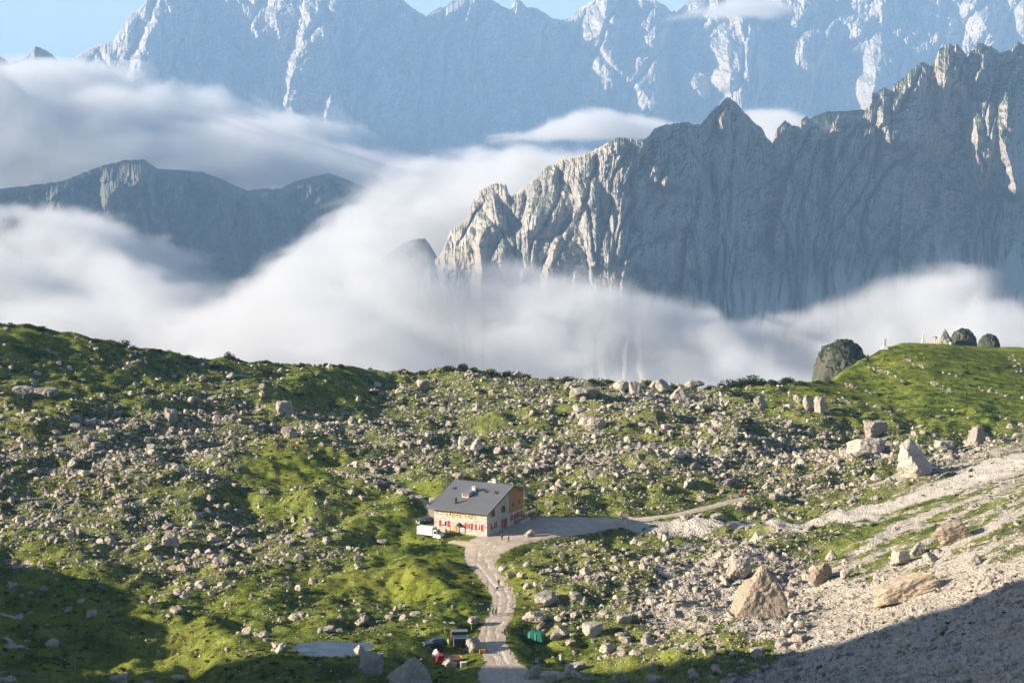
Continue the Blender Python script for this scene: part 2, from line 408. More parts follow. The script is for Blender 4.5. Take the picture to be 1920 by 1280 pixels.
def gz(x, y):
    x = np.asarray(x, float); y = np.asarray(y, float)
    i = np.clip(searchsorted(gx, x) - 1, 0, len(gx) - 2); j = np.clip(searchsorted(gy, y) - 1, 0, len(gy) - 2)
    u = np.clip((x - gx[i]) / (gx[i + 1] - gx[i]), 0, 1); v = np.clip((y - gy[j]) / (gy[j + 1] - gy[j]), 0, 1)
    return (GZ[j, i] * (1 - u) + GZ[j, i + 1] * u) * (1 - v) + (GZ[j + 1, i] * (1 - u) + GZ[j + 1, i + 1] * u) * v
def gpt(px, py):
    """the first point of the ground seen at a photo pixel"""
    X, Y, Z = wpt(px, py, 1.0); X, Z = float(X), float(Z)
    D = np.arange(260, 1000, .5)
    below = gz(X * D, D) > CAMZ + (Z - CAMZ) * D
    k = int(np.argmax(below)) if below.any() else len(D) - 1
    d = D[k]; return X * d, d, float(gz(X * d, d))
PDIST = np.minimum.reduce([poly_dist(GX, GY, P) for P in PATHS])
PPX, PPY = proj(GX, GY, GZ)
ROCKY = stony(PPX, PPY)
SCR = scree_w(GX, GY)
bnd = poly_dist(GX, GY, [(*gpt(a, b)[:2], w * gpt(a, b)[1] / FPX * .9) for a, b, w in BAND])
streak = fbm(GX / 26 + GY / 60, GY / 9 - GX / 14, 4, 61)
screew = np.clip(SCR * (.52 + .95 * streak) + sstep(120, 30, PPX - PPX) * 0, 0, 1)
low = sstep(1060, 1180, PPY) * SCR
screew = np.clip(np.maximum(screew, low * (.85 + .4 * streak)), 0, 1)
screew = np.maximum(screew, sstep(3.5, -1, bnd + 3 * streak))
bare = sstep(.35, .7, fbm(GX / 9, GY / 6, 4, 71) + .35 * sstep(150, 0, PPX) * sstep(1000, 1060, PPY)) * .8
screew = np.maximum(screew, bare * (ROCKY > .05) * (1 - sstep(640, 700, GY) * sstep(85, 110, GX)))
screew = np.maximum(screew, .75 * sstep(.45, .85, ROCKY + .4 * fbm(GX / 7, GY / 7, 3, 77)) * sstep(1150, 1250, PPX) * sstep(830, 1050, PPY))
V = np.stack([GX, GY, GZ], -1).reshape(-1, 3)
me = mesh_np('ground', V, grid_faces(len(gy), len(gx)), True)
BND = bnd
attr(me, 'band', sstep(3.5, -2.5, bnd + 4.0 * fbm(GX / 8, GY / 8, 4, 99)))
attr(me, 'rocky', ROCKY * (1 - sstep(2.5, 0, PDIST))); attr(me, 'scree', screew); attr(me, 'path', sstep(1.2, -1.2, PDIST + 1.0 * fbm(GX / 3.5, GY / 3.5, 3, 81)))
M_GROUND = mat_ground()
tag(link('ground', me, M_GROUND), kind='structure')

# valley floor far below, reaching the horizon
vx = np.linspace(-14000, 14000, 141); vy = np.concatenate([np.linspace(1050, 6000, 80), np.linspace(6100, 24000, 60)])
VX, VY = np.meshgrid(vx, vy)
VZ = -620 - 160 * sstep(1000, 2600, VY) + 90 * fbm(VX / 900, VY / 900, 4, 101) + 330 * sstep(1150, 1050, VY) 
def mat_valley():
    m, nt, out = mat('forest_floor'); N = NT(nt); p = N.pos()
    c = N.mix(N.ramp(N.noise(p, .004, 6, .65), .4, .62), (.018, .036, .016), (.075, .095, .035))
    return surf(m, out, nt, N.bsdf(c, 1, 0, N.bump(N.noise(p, .03, 5, .7), 1, 14)))
tag(link('valley_floor', mesh_np('valley_floor', np.stack([VX, VY, VZ], -1).reshape(-1, 3), grid_faces(len(vy), len(vx)), True), mat_valley()), kind='structure')
# ------------------------------------------------------------------ mountains: relief sheets with a front, a crest and a back
def relief(name, crest, D, zfoot, material, step=.8, tstep=1.4, jag=(2.0, 9.0), cot=(.16, .75, .62), spurs=(), flute=(9.0, 26.0, 5.0), rough=(2.0, 5.0), seed=1, crest_front=12.0, warp=6.0, back=.9, far=1.0):
    """crest: (px, py) of the skyline; D: (px, metres) of its distance; the front falls from the crest to zfoot.
    cot = (run per metre of fall in the cliff, run in the talus, share of the fall where talus starts).
    spurs: (list of (px, py), width of left flank px, of right flank px, reach in metres)"""
    crest = np.array(crest, float); D = np.array(D, float)
    if far != 1.0:
        D = D * np.array([1, far]); flute = (flute[0] * far, *flute[1:]); rough = (rough[0] * far, rough[1]); tstep = tstep * far; crest_front *= far; spurs = [(l, a, b, c * far) for l, a, b, c in spurs]
    pxs = np.arange(crest[0, 0], crest[-1, 0] + .01, step)
    Dr = np.interp(pxs, D[:, 0], D[:, 1]); mpp = Dr / FPX
    py = np.interp(pxs, crest[:, 0], crest[:, 1])
    py = py - jag[0] * ridged(pxs / jag[1], pxs * 0 + .37, 4, seed) - jag[0] * .5 * perlin(pxs / (jag[1] * .22), pxs * 0 + 3.1, seed + 3)
    _, _, zr = wpt(pxs, py, Dr)
    H = zr - zfoot; nt_ = int(H.max() / tstep)
    s = np.linspace(0, 1, nt_)[:, None]; s = s ** 1.0
    T = s * H[None, :]                              # metres below the crest
    knee = cot[2] + .10 * fbm(pxs / 60, pxs * 0, 3, seed + 9)[None, :]
    out_ = T * cot[0] + np.maximum(0, s - knee) * H[None, :] * (cot[1] - cot[0])
    PX = np.broadcast_to(pxs[None, :], T.shape)
    Z = zr[None, :] - T
    PY = HORIZON + (CAMZ - Z) / Dr[None, :] * FPX
    wq = warp * fbm(PX / 40, PY / 60, 3, seed + 13) + (PY - py[None, :]) * .42 * perlin(PX / 95, PX * 0 + .7, seed + 11) * np.minimum(1, (PY - py[None, :]) / 60)
    d = np.zeros_like(T)
    for line, wl, wr, A in spurs:
        A = A * 1.5; wr = wr * 1.6
        L = np.array(line, float); sx_ = np.interp(PY, L[:, 1], L[:, 0]) + wq * .6 + 2.0 * perlin(PX * 0 + PY / 9, PX * 0 + A, seed + 2)
        ln = L[-1, 1] - L[0, 1]; near = np.interp(L[0, 0], pxs, py) > L[0, 1] - 14
        fade = (sstep(L[0, 1] - 8, L[0, 1] + 8, PY) if near else np.clip((PY - L[0, 1]) / max(40, ln * .6), 0, 1)) * sstep(L[-1, 1] + 30, L[-1, 1] - 4, PY)
        q = PX - sx_
        d = np.maximum(d, A * fade * sstep(0, A * 1.15, T) * np.where(q < 0, np.clip(1 + q / wl, 0, 1), np.clip(1 - q / wr, 0, 1)))
    g = crest_front
    top = sstep(0, g, T)
    talus = sstep(-.05, .12, s - knee)
    fl = flute[0] * ridged((PX + wq) / flute[1], PY / (flute[1] * flute[2]), 4, seed + 20, .58)
    fl2 = rough[0] * ridged((PX + wq * .4) / rough[1], PY / (rough[1] * 1.15), 4, seed + 30, .62) + rough[0] * 1.1 * fbm(PX / (rough[1] * 2), PY / (rough[1] * 1.2), 3, seed + 40)
    rib = flute[0] * 3.2 * (ridged((PX + wq * 1.2) / (flute[1] * 2.6), PY / (flute[1] * 13) + .3 * PX / 300, 2, seed + 60, .5) - .3)
    gul = -rough[0] * 2.0 * np.maximum(0, 1 - 7 * np.abs(perlin((PX + wq * .8) / (flute[1] * .55), PY / (flute[1] * 6), seed + 70))) - rough[0] * 8.5 * np.maximum(0, 1 - 4.2 * np.abs(perlin((PX + wq + .30 * PY) / (flute[1] * 2.3), PY / (flute[1] * 5.5) + PX / 400, seed + 71))) ** 1.4 - rough[0] * 6.0 * np.maximum(0, 1 - 4.5 * np.abs(perlin((PX + wq - .38 * PY) / (flute[1] * 2.9), PY / (flute[1] * 5.0), seed + 73))) ** 1.4
    bed = rough[0] * .45 * ridged(PX / 90, (PY + wq * .5) / (rough[1] * 2.2), 3, seed + 90)
    iso = flute[0] * (2.2 * fbm(PX / 44, PY / 36 + PX / 120, 3, seed + 100) + 1.1 * ridged((PX + PY * .5) / 30, (PY - PX * .35) / 34, 3, seed + 110))
    d = d + (bed + iso * sstep(0, 30, T)) * (1 - .8 * talus)
    d = d + (rib + gul) * (1 - .55 * talus) * sstep(0, 40, T)
    d = d + (fl + fl2) * (1 - .75 * talus)
    Dp = Dr[None, :] - (out_ + d * top)
    a = (PX - PX0) / FPX
    X = a * Dp; 
    # the back side
    nb = 14; tb = (np.linspace(0, 1, nb)[1:] ** 1.3)[:, None]
    Xb = a[:1] * (Dr[None] + tb * H[None] * back); Yb = Dr[None] + tb * H[None] * back; Zb = zr[None] - tb * H[None] * .98
    Xa = np.concatenate([Xb[::-1], X]); Ya = np.concatenate([Yb[::-1], Dp]); Za = np.concatenate([Zb[::-1], Z])
    V = np.stack([Xa, Ya, Za], -1).reshape(-1, 3)
    me = mesh_np(name, V, grid_faces(Xa.shape[0], Xa.shape[1])[:, ::-1], False)
    pale = talus * sstep(.05, .55, ridged((PX + 50 * (s - knee) * np.sin(PX / 37.0)) / 26.0, PY / 170, 3, seed + 80)) * .9
    attr(me, 'pale', np.concatenate([np.zeros(Xb.size), pale.ravel()]))
    return tag(link(name, me, material), kind='structure')

M_CAD = mat_mountain('cliff_rock', (0.33, 0.305, 0.28), 1.0, (.05, .07, .022), .75, (-430, -250, 260, .55))
M_FAR = mat_mountain('far_rock', (0.38, 0.34, 0.30), .4, (.05, .065, .03), .5, (-400, -100, 350, .8))
M_HILL = mat_mountain('hill_rock', (0.22, 0.21, 0.20), .8, (.040, .050, .028), .6, (-260, 60, 260, .6))
CAD = [(786,560),(791,519),(827,476),(846,430),(869,419),(875,405),(886,379),(902,358),(928,344),(949,344),(953,362),(959,370),(970,362),(995,341),(1021,316),(1050,301),(1080,295),(1105,287),(1135,272),(1158,259),(1168,259),(1185,263),(1206,263),(1213,259),(1227,242),(1244,236),(1286,230),(1295,234),(1312,235),(1324,219),(1346,198),(1358,185),(1367,185),(1383,200),(1400,219),
 (1413,231),(1427,244),(1435,260),(1446,270),(1449,260),(1454,244),(1468,228),(1481,236),(1495,239),(1499,228),(1508,220),(1522,228),(1535,241),(1543,248),(1548,244),(1557,231),(1568,216),(1590,216),(1611,222),(1617,212),(1625,195),(1630,176),(1636,175),(1652,166),(1664,170),(1671,160),(1687,147),(1706,130),(1722,117),(1736,125),(1745,118),(1752,95),(1771,82),(1779,90),(1784,83),(1798,98),(1806,109),(1812,95),(1822,84),(1833,83),(1844,90),(1849,87),(1860,95),(1866,102),(1874,98),(1887,92),(1898,80),(1912,86),(1920,92),(1945,70),(1980,100),(2040,130)]
CSP = [
 ([(936,348),(925,400),(895,450),(905,490),(900,570)],38,40,55),([(963,402),(958,430),(930,480),(908,522)],10,60,45),([(930,530),(945,560),(975,600)],18,40,40),
 ([(1002,352),(987,400),(984,425)],20,60,45),([(1062,320),(1090,358),(1096,378)],16,50,40),([(1100,368),(1078,410),(1042,440),(1016,490),(1000,570),(998,610)],14,70,70),
 ([(1072,440),(1055,480),(1048,540),(1052,590)],13,40,55),([(1112,398),(1110,440),(1124,480)],10,40,40),([(1096,455),(1086,520),(1055,590)],12,50,60),
 ([(868,425),(850,470),(835,520),(838,560)],26,40,40),
 ([(1256,238),(1262,290),(1250,335)],42,60,75),([(1306,275),(1290,325)],16,50,40),([(1366,188),(1350,215),(1342,240)],48,40,60),
 ([(1340,330),(1330,420),(1320,560)],8,110,22),([(1500,262),(1495,340),(1480,450)],8,60,35),([(1560,235),(1555,300),(1540,420)],8,90,30),
 ([(1638,178),(1646,210),(1652,258)],28,60,70),([(1706,136),(1702,165)],18,40,35),([(1776,84),(1775,118),(1766,150)],34,30,75),([(1787,86),(1801,135)],9,30,40),([(1847,90),(1834,145)],10,40,50),
 ([(1888,94),(1872,150),(1877,200),(1866,250),(1880,300),(1892,345)],46,60,130),([(1906,84),(1892,140)],14,40,60),([(1690,300),(1670,420),(1650,560)],8,90,25)]
relief('craggy_mountain', CAD, [(780,3640),(1010,3500),(1140,3430),(1205,3435),(1300,3600),(1400,3770),(1640,4020),(1760,4110),(1850,4150),(1920,4200),(2040,4290)], -560, M_CAD, .8, 1.5, (3.4, 15.0), (.20, .95, .64), CSP, (6.0, 25.0, 2.6), (2.2, 7.0), 200, 10.0, 12.0, .9, 1.3)
FAR = [(95,150),(127,130),(157,103),(177,92),(200,82),(220,78),(230,63),(243,47),(248,33),(267,20),(280,7),(287,0),(305,-16),(340,-24),(400,-22),(440,-18),(480,-12),(520,-20),(610,-25),(680,-20),(740,-14),(757,0),(779,18),(802,33),(808,25),(828,15),(832,16),(848,4),(863,-3),(890,-12),(921,0),(939,11),(955,20),(965,2),(970,0),(979,4),(986,15),(1001,15),(1025,27),(1034,35),(1048,38),(1065,36),(1085,18),(1107,4),(1130,-16),(1170,-22),(1223,0),(1245,13),(1256,24),(1285,4),(1297,-2),(1340,-12),(1400,-6),(1439,2),(1470,-8),(1520,-20),(1700,-24),(1920,-25),(2100,-20)]
FSP = [
 ([(308,-20),(301,40),(306,48),(282,80),(263,112),(252,150)],24,60,140),([(203,82),(197,110),(192,142)],17,40,90),([(184,92),(170,118),(150,150)],30,40,110),([(476,5),(481,72)],24,50,150),([(447,68),(425,100),(412,140),(404,175)],11,60,90),([(408,118),(385,150),(366,185)],34,50,130),
 ([(614,-30),(585,40),(575,70),(547,120),(532,165),(512,215)],30,80,180),([(583,78),(576,112)],13,40,70),([(566,165),(556,220)],16,50,90),([(527,92),(497,120),(482,150),(472,212)],14,60,110),([(664,105),(646,150),(632,200),(622,245)],26,80,150),
 ([(750,-12),(728,14)],42,50,130),([(880,-10),(858,12)],36,40,90),([(941,12),(946,42)],20,40,80),([(968,0),(992,38)],13,40,80),([(1144,-25),(1134,30),(1128,66)],60,40,200),([(1222,0),(1240,40),(1236,62),(1215,80)],62,40,220),
 ([(1005,106),(1000,118)],60,30,120),([(1120,98),(1150,125),(1192,175),(1205,190)],52,60,160),([(1362,40),(1380,105),(1388,150),(1404,205)],62,60,260),([(1300,110),(1290,160),(1310,185)],60,40,150),([(1405,28),(1403,72)],12,40,60),([(1492,40),(1495,90),(1502,135)],30,60,150),
 ([(1576,28),(1583,98)],20,50,110),([(1634,66),(1645,130),(1640,215)],66,60,250),([(1697,74),(1682,110),(1690,150)],30,50,130),([(1795,-20),(1815,30),(1838,80)],40,50,170),([(1885,-20),(1900,40),(1910,90)],44,40,190),([(330,150),(310,200)],14,70,60),([(1265,60),(1255,110)],14,60,60)]
relief('mountain_range', FAR, [(60,11150),(130,11080),(205,10990),(285,10960),(330,11150),(420,11420),(470,11400),(520,11300),(610,11230),(650,11420),(700,11480),(1060,12080),(1085,12080),(1135,11930),(1160,12080),(1225,11930),(1260,12180),(1310,12150),(1400,11980),(1440,12220),(1500,12100),(1530,12260),(1580,12220),(1645,12030),(1700,12270),(1790,12300),(1840,12170),(1870,12300),(1920,12130),(2100,12500)], -900, M_FAR, 1.0, 5.5, (2.6, 20.0), (.45, 1.1, .75), FSP, (32.0, 32.0, 2.0), (11.0, 8.0), 300, 60.0, 12.0, .9, 1.45)
HIL = [(-90,372),(0,355),(59,349),(119,341),(144,331),(174,319),(190,313),(237,302),(273,300),(295,317),(317,319),(344,321),(380,323),(416,337),(463,358),(495,355),(526,355),(554,341),(594,331),(617,327),(641,333),(681,351),(730,375),(790,420)]
relief('wooded_hill', HIL, [(-90,5000),(273,5350),(500,5600),(790,6100)], -720, M_HILL, .9, 3.0, (2.6, 14.0), (.55, .9, .8), [([(320,345),(306,360)],14,50,30),([(90,365),(80,400)],20,60,30),([(280,302),(255,340)],18,60,30)], (34.0, 40.0, 2.5), (8.0, 9.0), 400, 40.0, 12.0, .9, 1.15)
relief('cloud_peak', [(690,540),(712,492),(735,470),(760,455),(775,449),(797,448),(806,460),(830,500),(850,560)], [(690,4700),(850,4900)], -560, M_CAD, .8, 2.0, (1.6, 10), (.35, .8, .8), [], (9, 20, 4), (2, 6), 500, 10, 5)
relief('foot_crag', [(690,640),(715,600),(728,590),(745,560),(760,545),(785,560),(800,500),(812,480),(830,560),(860,640)], [(690,3050),(860,3230)], -560, M_CAD, .8, 2.0, (2, 9), (.25, .8, .8), [([(790,505),(800,600)],20,40,30)], (9, 20, 4), (2, 6), 520, 10, 5)
relief('far_hillock', [(925,345),(950,335),(975,316),(990,312),(1015,315),(1040,335),(1070,360)], [(925,6500),(1070,6700)], -500, M_HILL, .9, 4, (1.2, 10), (.6, .9, .8), [], (10, 30, 2.5), (3, 6), 540, 20, 5)
relief('green_shoulder', [(1490,240),(1518,222),(1545,210),(1580,209),(1612,206),(1640,215),(1680,240)], [(1490,6100),(1680,6300)], -400, mat_mountain('green_slope', (.2, .2, .16), 1.0, (.035, .06, .02), 1.0, (300, 600, 100, .9)), .9, 4, (1.2, 8), (.7, .9, .8), [], (12, 30, 2), (4, 5), 560, 20, 5)
relief('far_knoll', [(-60,120),(0,106),(8,105),(20,113),(28,122),(36,116),(50,112),(65,104),(75,88),(84,90),(100,98),(112,108),(121,120),(130,150)], [(-60,9000),(130,9300)], -700, M_FAR, .8, 5, (1.5, 8), (.5, .9, .8), [([(76,88),(60,112)],22,30,60)], (10, 20, 3), (3, 6), 580, 20, 5)
# ------------------------------------------------------------------ rocks
from mathutils import noise as mnoise
M_ROCK = mat_rock()
M_BROWN = mat_rock('weathered_limestone', (0.36, 0.305, 0.24), (0.17, 0.14, 0.11))
def ico(sub):
    bm = bmesh.new(); bmesh.ops.create_icosphere(bm, subdivisions=sub, radius=1.0)
    V = np.array([v.co[:] for v in bm.verts]); F = np.array([[v.index for v in f.verts] for f in bm.faces]); bm.free(); return V, F
ICO = {k: ico(k) for k in (1, 2, 3, 4, 5)}
KINDS = ('blocky', 'wedge-shaped', 'rounded', 'flat-topped', 'pointed', 'slab-like')
def rock_shape(seed, sub, kind=None):
    rs = np.random.RandomState(seed); V = ICO[sub][0].copy()
    kind = kind or KINDS[seed % 6]
    npl = 15 if kind == 'rounded' else 10
    nrm = rs.normal(size=(npl, 3)); nrm /= np.linalg.norm(nrm, axis=1)[:, None]
    d = rs.uniform(.55, .9, npl)
    ex = {'blocky': [((0, 0, 1), .7), ((1, .15, .05), .68), ((-1, .1, .1), .7), ((.1, -1, .15), .66), ((0, 1, 0), .7)],
          'wedge-shaped': [((-.75, .1, .7), .42), ((1, 0, .15), .6), ((0, -1, .2), .6)],
          'rounded': [], 'flat-topped': [((.08, .05, 1), .45), ((1, .3, .2), .75)],
          'pyramid': [], 'dome': [], 'pointed': [((-.8, .2, .52), .5), ((.75, -.45, .5), .5), ((.05, .85, .5), .52), ((-.2, -.85, .45), .5)],
          'slab-like': [((.45, -.5, .75), .34), ((-.45, .5, -.75), .34)]}[kind]
    for n_, dd in ex:
        n_ = np.array(n_, float); nrm = np.vstack([nrm, n_ / np.linalg.norm(n_)]); d = np.append(d, dd)
    if kind == 'dome': d = d + 1.0
    dot = V @ nrm.T
    if kind == 'pyramid':
        ap = np.array((.12, .05, .95)); d = d + .25; L = rs.uniform(-.06, .06, (4, 3)) + np.array([(-.66, -.30, .60), (.80, -.12, .58), (.10, -.92, .40), (0, .9, .45)])
        L /= np.linalg.norm(L, axis=1)[:, None]; nrm = np.vstack([nrm, L]); d = np.append(d, L @ ap); dot = V @ nrm.T
    r = np.min(np.where(dot > 1e-3, d[None] / np.maximum(dot, 1e-3), 9), axis=1); r = np.minimum(r, 1.3 if kind == 'pyramid' else 1.0)
    if sub >= 2:
        off = seed * 7.3
        for i, v in enumerate(V):
            q = Vector(v * r[i] * 1.9) + Vector((off, off, off))
            r[i] += .085 * mnoise.noise(q * 1.3) + .05 * mnoise.noise(q * 3.1)
            if sub >= 3:
                r[i] += .05 * (.5 - abs(mnoise.noise(q * 2.2))) - .05 * max(0, .18 - abs(mnoise.noise(q * 1.05 + Vector((9, 1, 4))))) / .18
                r[i] += .022 * mnoise.noise(q * 6.5) 
                if sub >= 5: r[i] += .018 * mnoise.noise(q * 13) + .012 * (.4 - abs(mnoise.noise(q * 5.0)))
    else:
        r *= rs.uniform(.85, 1.15, len(r))
    P = V * r[:, None]
    P /= np.abs(P).max(0)[None]
    return P
BPROTO = {}
def boulder_mesh(seed, sub=3, kind=None, m=None):
    key = (seed, sub, kind, m.name if m else '')
    if key not in BPROTO:
        P = rock_shape(seed, sub, kind)
        me = mesh_np('boulder', P, ICO[sub][1], False); attr(me, 'tint', np.full(len(P), .35 + .6 * ((seed * .37) % 1)))
        me.materials.append(m or M_ROCK); BPROTO[key] = me
    return BPROTO[key]
TAKEN = []
def free(x, y, r): return all((x - a) ** 2 + (y - b) ** 2 > (r * .8 + c) ** 2 for a, b, c in TAKEN)
def boulder(px, py, w, h, label, seed, kind=None, sub=3, m=None, group='limestone boulders', rz=None, depth=None, name='boulder', tilt=0.0, sink=.72):
    """px, py: middle of the foot in the photo; w, h in photo pixels"""
    x, y, z = gpt(px, py - h * .08); s = y / FPX
    rx = w * s * .5; rh = h * s * .56; ry = (depth or w * .85) * s * .5
    o = bpy.data.objects.new(name, boulder_mesh(seed, sub, kind, m)); COL.objects.link(o)
    o.location = (x, y + ry * .5, z + rh * sink); o.scale = (rx * 1.04, ry, rh); o.rotation_euler = (0, tilt, rz if rz is not None else 0)
    TAKEN.append((x, y + ry * .4, max(rx, ry)))
    return tag(o, label, 'boulder', group)
HERO = [
 (1428,1160,114,104,'huge pyramid-shaped block with mossy slanting top at the talus foot',901,'pyramid',5,M_BROWN,.0),
 (772,1300,92,74,'big dark-sided crag jutting up beside the red truck at the bottom edge',904,'pyramid',5,None,.2),
 (697,1270,50,46,'upright square block with reddish top standing alone on grass below the pond',906,'blocky',5,None,.1),
 (674,1228,28,22,'small pointed boulder on the near bank of the pond',910,'pointed',3,None,.9),
 (1712,903,76,84,'tall pale boulder leaning on the shoulder of the talus above the road',916,'wedge-shaped',5,None,2.6),
 (1640,826,46,40,'sunlit tower block standing on a shaded shelf behind the talus shoulder',919,'blocky',5,None,.4),
 (1628,854,78,36,'wide cracked ledge block below the sunlit tower block',924,'flat-topped',5,None,.2),
 (1832,838,42,40,'square pale block at the top of the talus by the right edge',930,'blocky',5,None,.7),
 (1770,846,44,28,'low pale block beside the square block at the talus top',931,'flat-topped',3,None,.3),
 (1790,1022,76,52,'rounded brown boulder with dark cap half way up the talus',936,'rounded',5,M_BROWN,.3),
 (1540,1100,48,50,'ribbed round-topped boulder on the grassy strip of the talus',938,'rounded',5,M_BROWN,1.2),
 (1586,1084,20,20,'small white block next to the ribbed round-topped boulder',942,'blocky',3,None,.4),
 (1702,1128,134,58,'long brown rock step running up across the talus',943,'blocky',5,M_BROWN,0),
 (1388,1090,54,44,'double rounded boulder just behind the pyramid-shaped block',950,'rounded',5,None,.6),
 (1112,808,54,28,'long flat-topped block alone in the middle of the rubble slope',951,'flat-topped',5,None,.15),
 (80,748,62,26,'long grey outcrop at the left edge below the skyline knoll',957,'flat-topped',5,None,.05),
 (42,744,40,24,'wall-like dark block beside the long grey outcrop',960,'blocky',3,None,.1),
 (532,778,34,28,'grass-capped cube of rock on the green saddle below the skyline',966,'blocky',5,None,.5),
 (541,824,28,28,'pale split boulder below the grass-capped cube of rock',968,'blocky',3,None,.2),
 (318,1030,34,34,'pale upright boulder alone on the hummocks left of the meadow',972,'blocky',5,None,.3),
 (320,792,26,24,'pale standing boulder half way up the left rubble slope',973,'blocky',3,None,.9),
 (1428,772,30,30,'dark standing slab at the foot of the green hill',984,'slab-like',3,None,.4),
 (1518,774,28,34,'tall grey slab beside a split pair at the foot of the green hill',990,'slab-like',3,None,.3),
 (1538,776,22,34,'narrow upright slab of a split pair at the foot of the green hill',996,'blocky',3,None,.8),
 (1497,760,22,20,'thin tilted slab above the split pair at the foot of the green hill',1002,'slab-like',3,None,1.4),
 (890,1226,46,30,'whale-backed pale boulder between the black trailer and the path',1004,'wedge-shaped',5,None,2.9),
 (842,1254,36,22,'mottled boulder in front of the red truck',1010,'rounded',3,None,.4),
 (889,1172,24,18,'white cube-like boulder on the grass left of the path',1014,'blocky',3,None,.5),
 (994,1008,22,16,'bright white boulder alone in the gravel yard before the hut',1014,'wedge-shaped',3,None,.3),
 (795,732,28,28,'pale stacked boulder on the shaded slope under the skyline',1020,'flat-topped',3,None,.3),
 (1302,728,36,20,'broad flat-topped boulder breaking the skyline beside the green hill',1023,'flat-topped',3,None,.2),
 (1244,738,34,26,'tilted pale slab on the skyline left of the broad flat-topped boulder',1026,'slab-like',3,None,.4),
 (1168,735,34,24,'square boulder breaking the skyline above the long flat-topped block',1032,'blocky',3,None,.6),
 (1192,744,26,30,'tall tilted boulder on the skyline between two larger ones',1033,'wedge-shaped',3,None,2.0),
 (1276,752,40,28,'pointed boulder with grassy side below the skyline',1036,'pointed',3,None,.3),
 (1096,748,58,24,'broad grassy outcrop below the skyline in the middle',1041,'flat-topped',3,None,.1),
 (872,838,26,24,'blunt pale boulder in the rubble straight above the hut roof',1042,'rounded',3,None,.1),
 (895,850,34,28,'pointed grey boulder right beside the blunt one above the hut',1048,'pointed',3,None,.6),
 (1270,860,34,26,'pointed boulder in the rubble field above the sign board',1054,'pointed',3,None,.5),
 (1003,1276,42,28,'white wedge of rock at the bottom edge right of the path',1057,'wedge-shaped',3,None,.4),
 (1030,1282,36,26,'flat pale rock at the bottom edge beside the white wedge',1059,'flat-topped',3,None,.2),
 (1066,1268,20,26,'upright pale rock in the group at the bottom right of the path',1062,'blocky',3,None,.8),
 (1082,1260,34,20,'white block lying behind the upright pale rock',1068,'blocky',3,None,.3),
 (1053,1196,32,26,'large pale block right of the green tarpaulin bundle',1074,'wedge-shaped',3,None,2.7),
 (1042,1204,24,18,'smaller block leaning on the large pale one by the green bundle',1076,'rounded',3,None,.3),
 (1112,1192,44,26,'twin-peaked pale block further right of the green bundle',1080,'blocky',3,None,.6),
 (1140,1224,32,20,'clean-cut white box-like rock on the lower right meadow',1086,'blocky',5,None,.7),
 (1068,1214,24,16,'pale flat-faced rock below the pair by the green bundle',1089,'flat-topped',3,None,.7),
 (1022,1142,58,34,'broad pale outcrop beside the path where it narrows',1090,'rounded',5,None,.2),
 (1000,1172,50,24,'low rounded outcrop between the path and the green bundle',1094,'rounded',5,None,.2),
 (222,1292,34,30,'shaded bluish boulder at the bottom left edge',1098,'blocky',3,None,.3),
 (276,1292,26,16,'small shaded rock beside the bluish boulder at the bottom left',1100,'rounded',3,None,.4),
 (332,1278,36,14,'flat dark slab lying in the shaded grass at the bottom left',1104,'flat-topped',3,None,.2),
 (1858,1098,18,18,'round grey stone perched on the bare talus',1106,'rounded',3,None,.2),
 (1560,1052,26,22,'tall white fragment above the ribbed round-topped boulder',1108,'pointed',3,None,.3),
 (1690,1062,40,34,'pale angular block in the cluster above the long rock step',1116,'blocky',3,None,.5),
 (1722,1044,34,28,'dark-faced block in the cluster above the long rock step',1117,'wedge-shaped',3,None,.2),
 (1746,1058,34,22,'white slab under the rounded brown boulder on the talus',1121,'slab-like',3,None,.2),
 (1830,1062,36,26,'pale pointed block right below the rounded brown boulder',1122,'pointed',3,None,.2),
]
for i, (px, py, w, h, lab, sd, kd, sb, mm, rz) in enumerate(HERO):
    boulder(px, py, w, h, lab, sd, kd, max(sb, 4), mm, rz=rz, tilt=-.33 if w > 130 else 0.0, depth=w * .5 if w > 130 else None, sink=.30 if w > 130 else .62)

for a_, b_, c_ in ((1005,1201,3.2),(816,1213,4.2),(862,1209,4.2),(838,1246,3.8),(808,1006,5.5),(797,982,4),(844,1001,3),(869,1251,1.6),(905,1225,1.4),(1172,980,2.2),(1051,1239,1.2),(818,1233,2.2),(842,1206,1.2),(1010,971,2),(990,966,3),(1003,972,3),(1391,928,1.6),(1139,986,.8),(1659,655,3),(1731,644,2.5),(914,1104,1),(935,1100,1.2),(924,1152,1.6)):
    q_ = gpt(a_, b_); TAKEN.append((q_[0], q_[1], c_))
# random rubble: positions in the world, thinned by how stony that ground is
rs = np.random.RandomState(7)
NC = 1100000
y_ = np.sqrt(rs.uniform(285 ** 2, 800 ** 2, NC)); x_ = rs.uniform(-.275, .275, NC) * y_
z_ = gz(x_, y_); ppx, ppy = proj(x_, y_, z_)
st = stony(ppx, ppy); st = st * (1 - np.exp(-(((ppx - 535) / 95) ** 2 + ((ppy - 882) / 24) ** 2) ** 2)); sc_ = scree_w(x_, y_)
pdm = np.minimum.reduce([poly_dist(x_, y_, P) for P in PATHS])
hill = sstep(640, 700, y_) * sstep(85, 110, x_)
cl = .5 + .5 * fbm(x_ / 11, y_ / 11, 3, 131) * 1.5 + .35 * perlin(x_ / 3.5, y_ / 3.5, 141)
prob = np.clip(st, 0, 1) ** 1.45 * np.clip(cl, .03, 1.5) * .74 * (1 - .85 * hill)
prob = np.where(sc_ > .6, np.maximum(prob, .05 + .45 * sstep(1040, 1130, ppy)), prob)
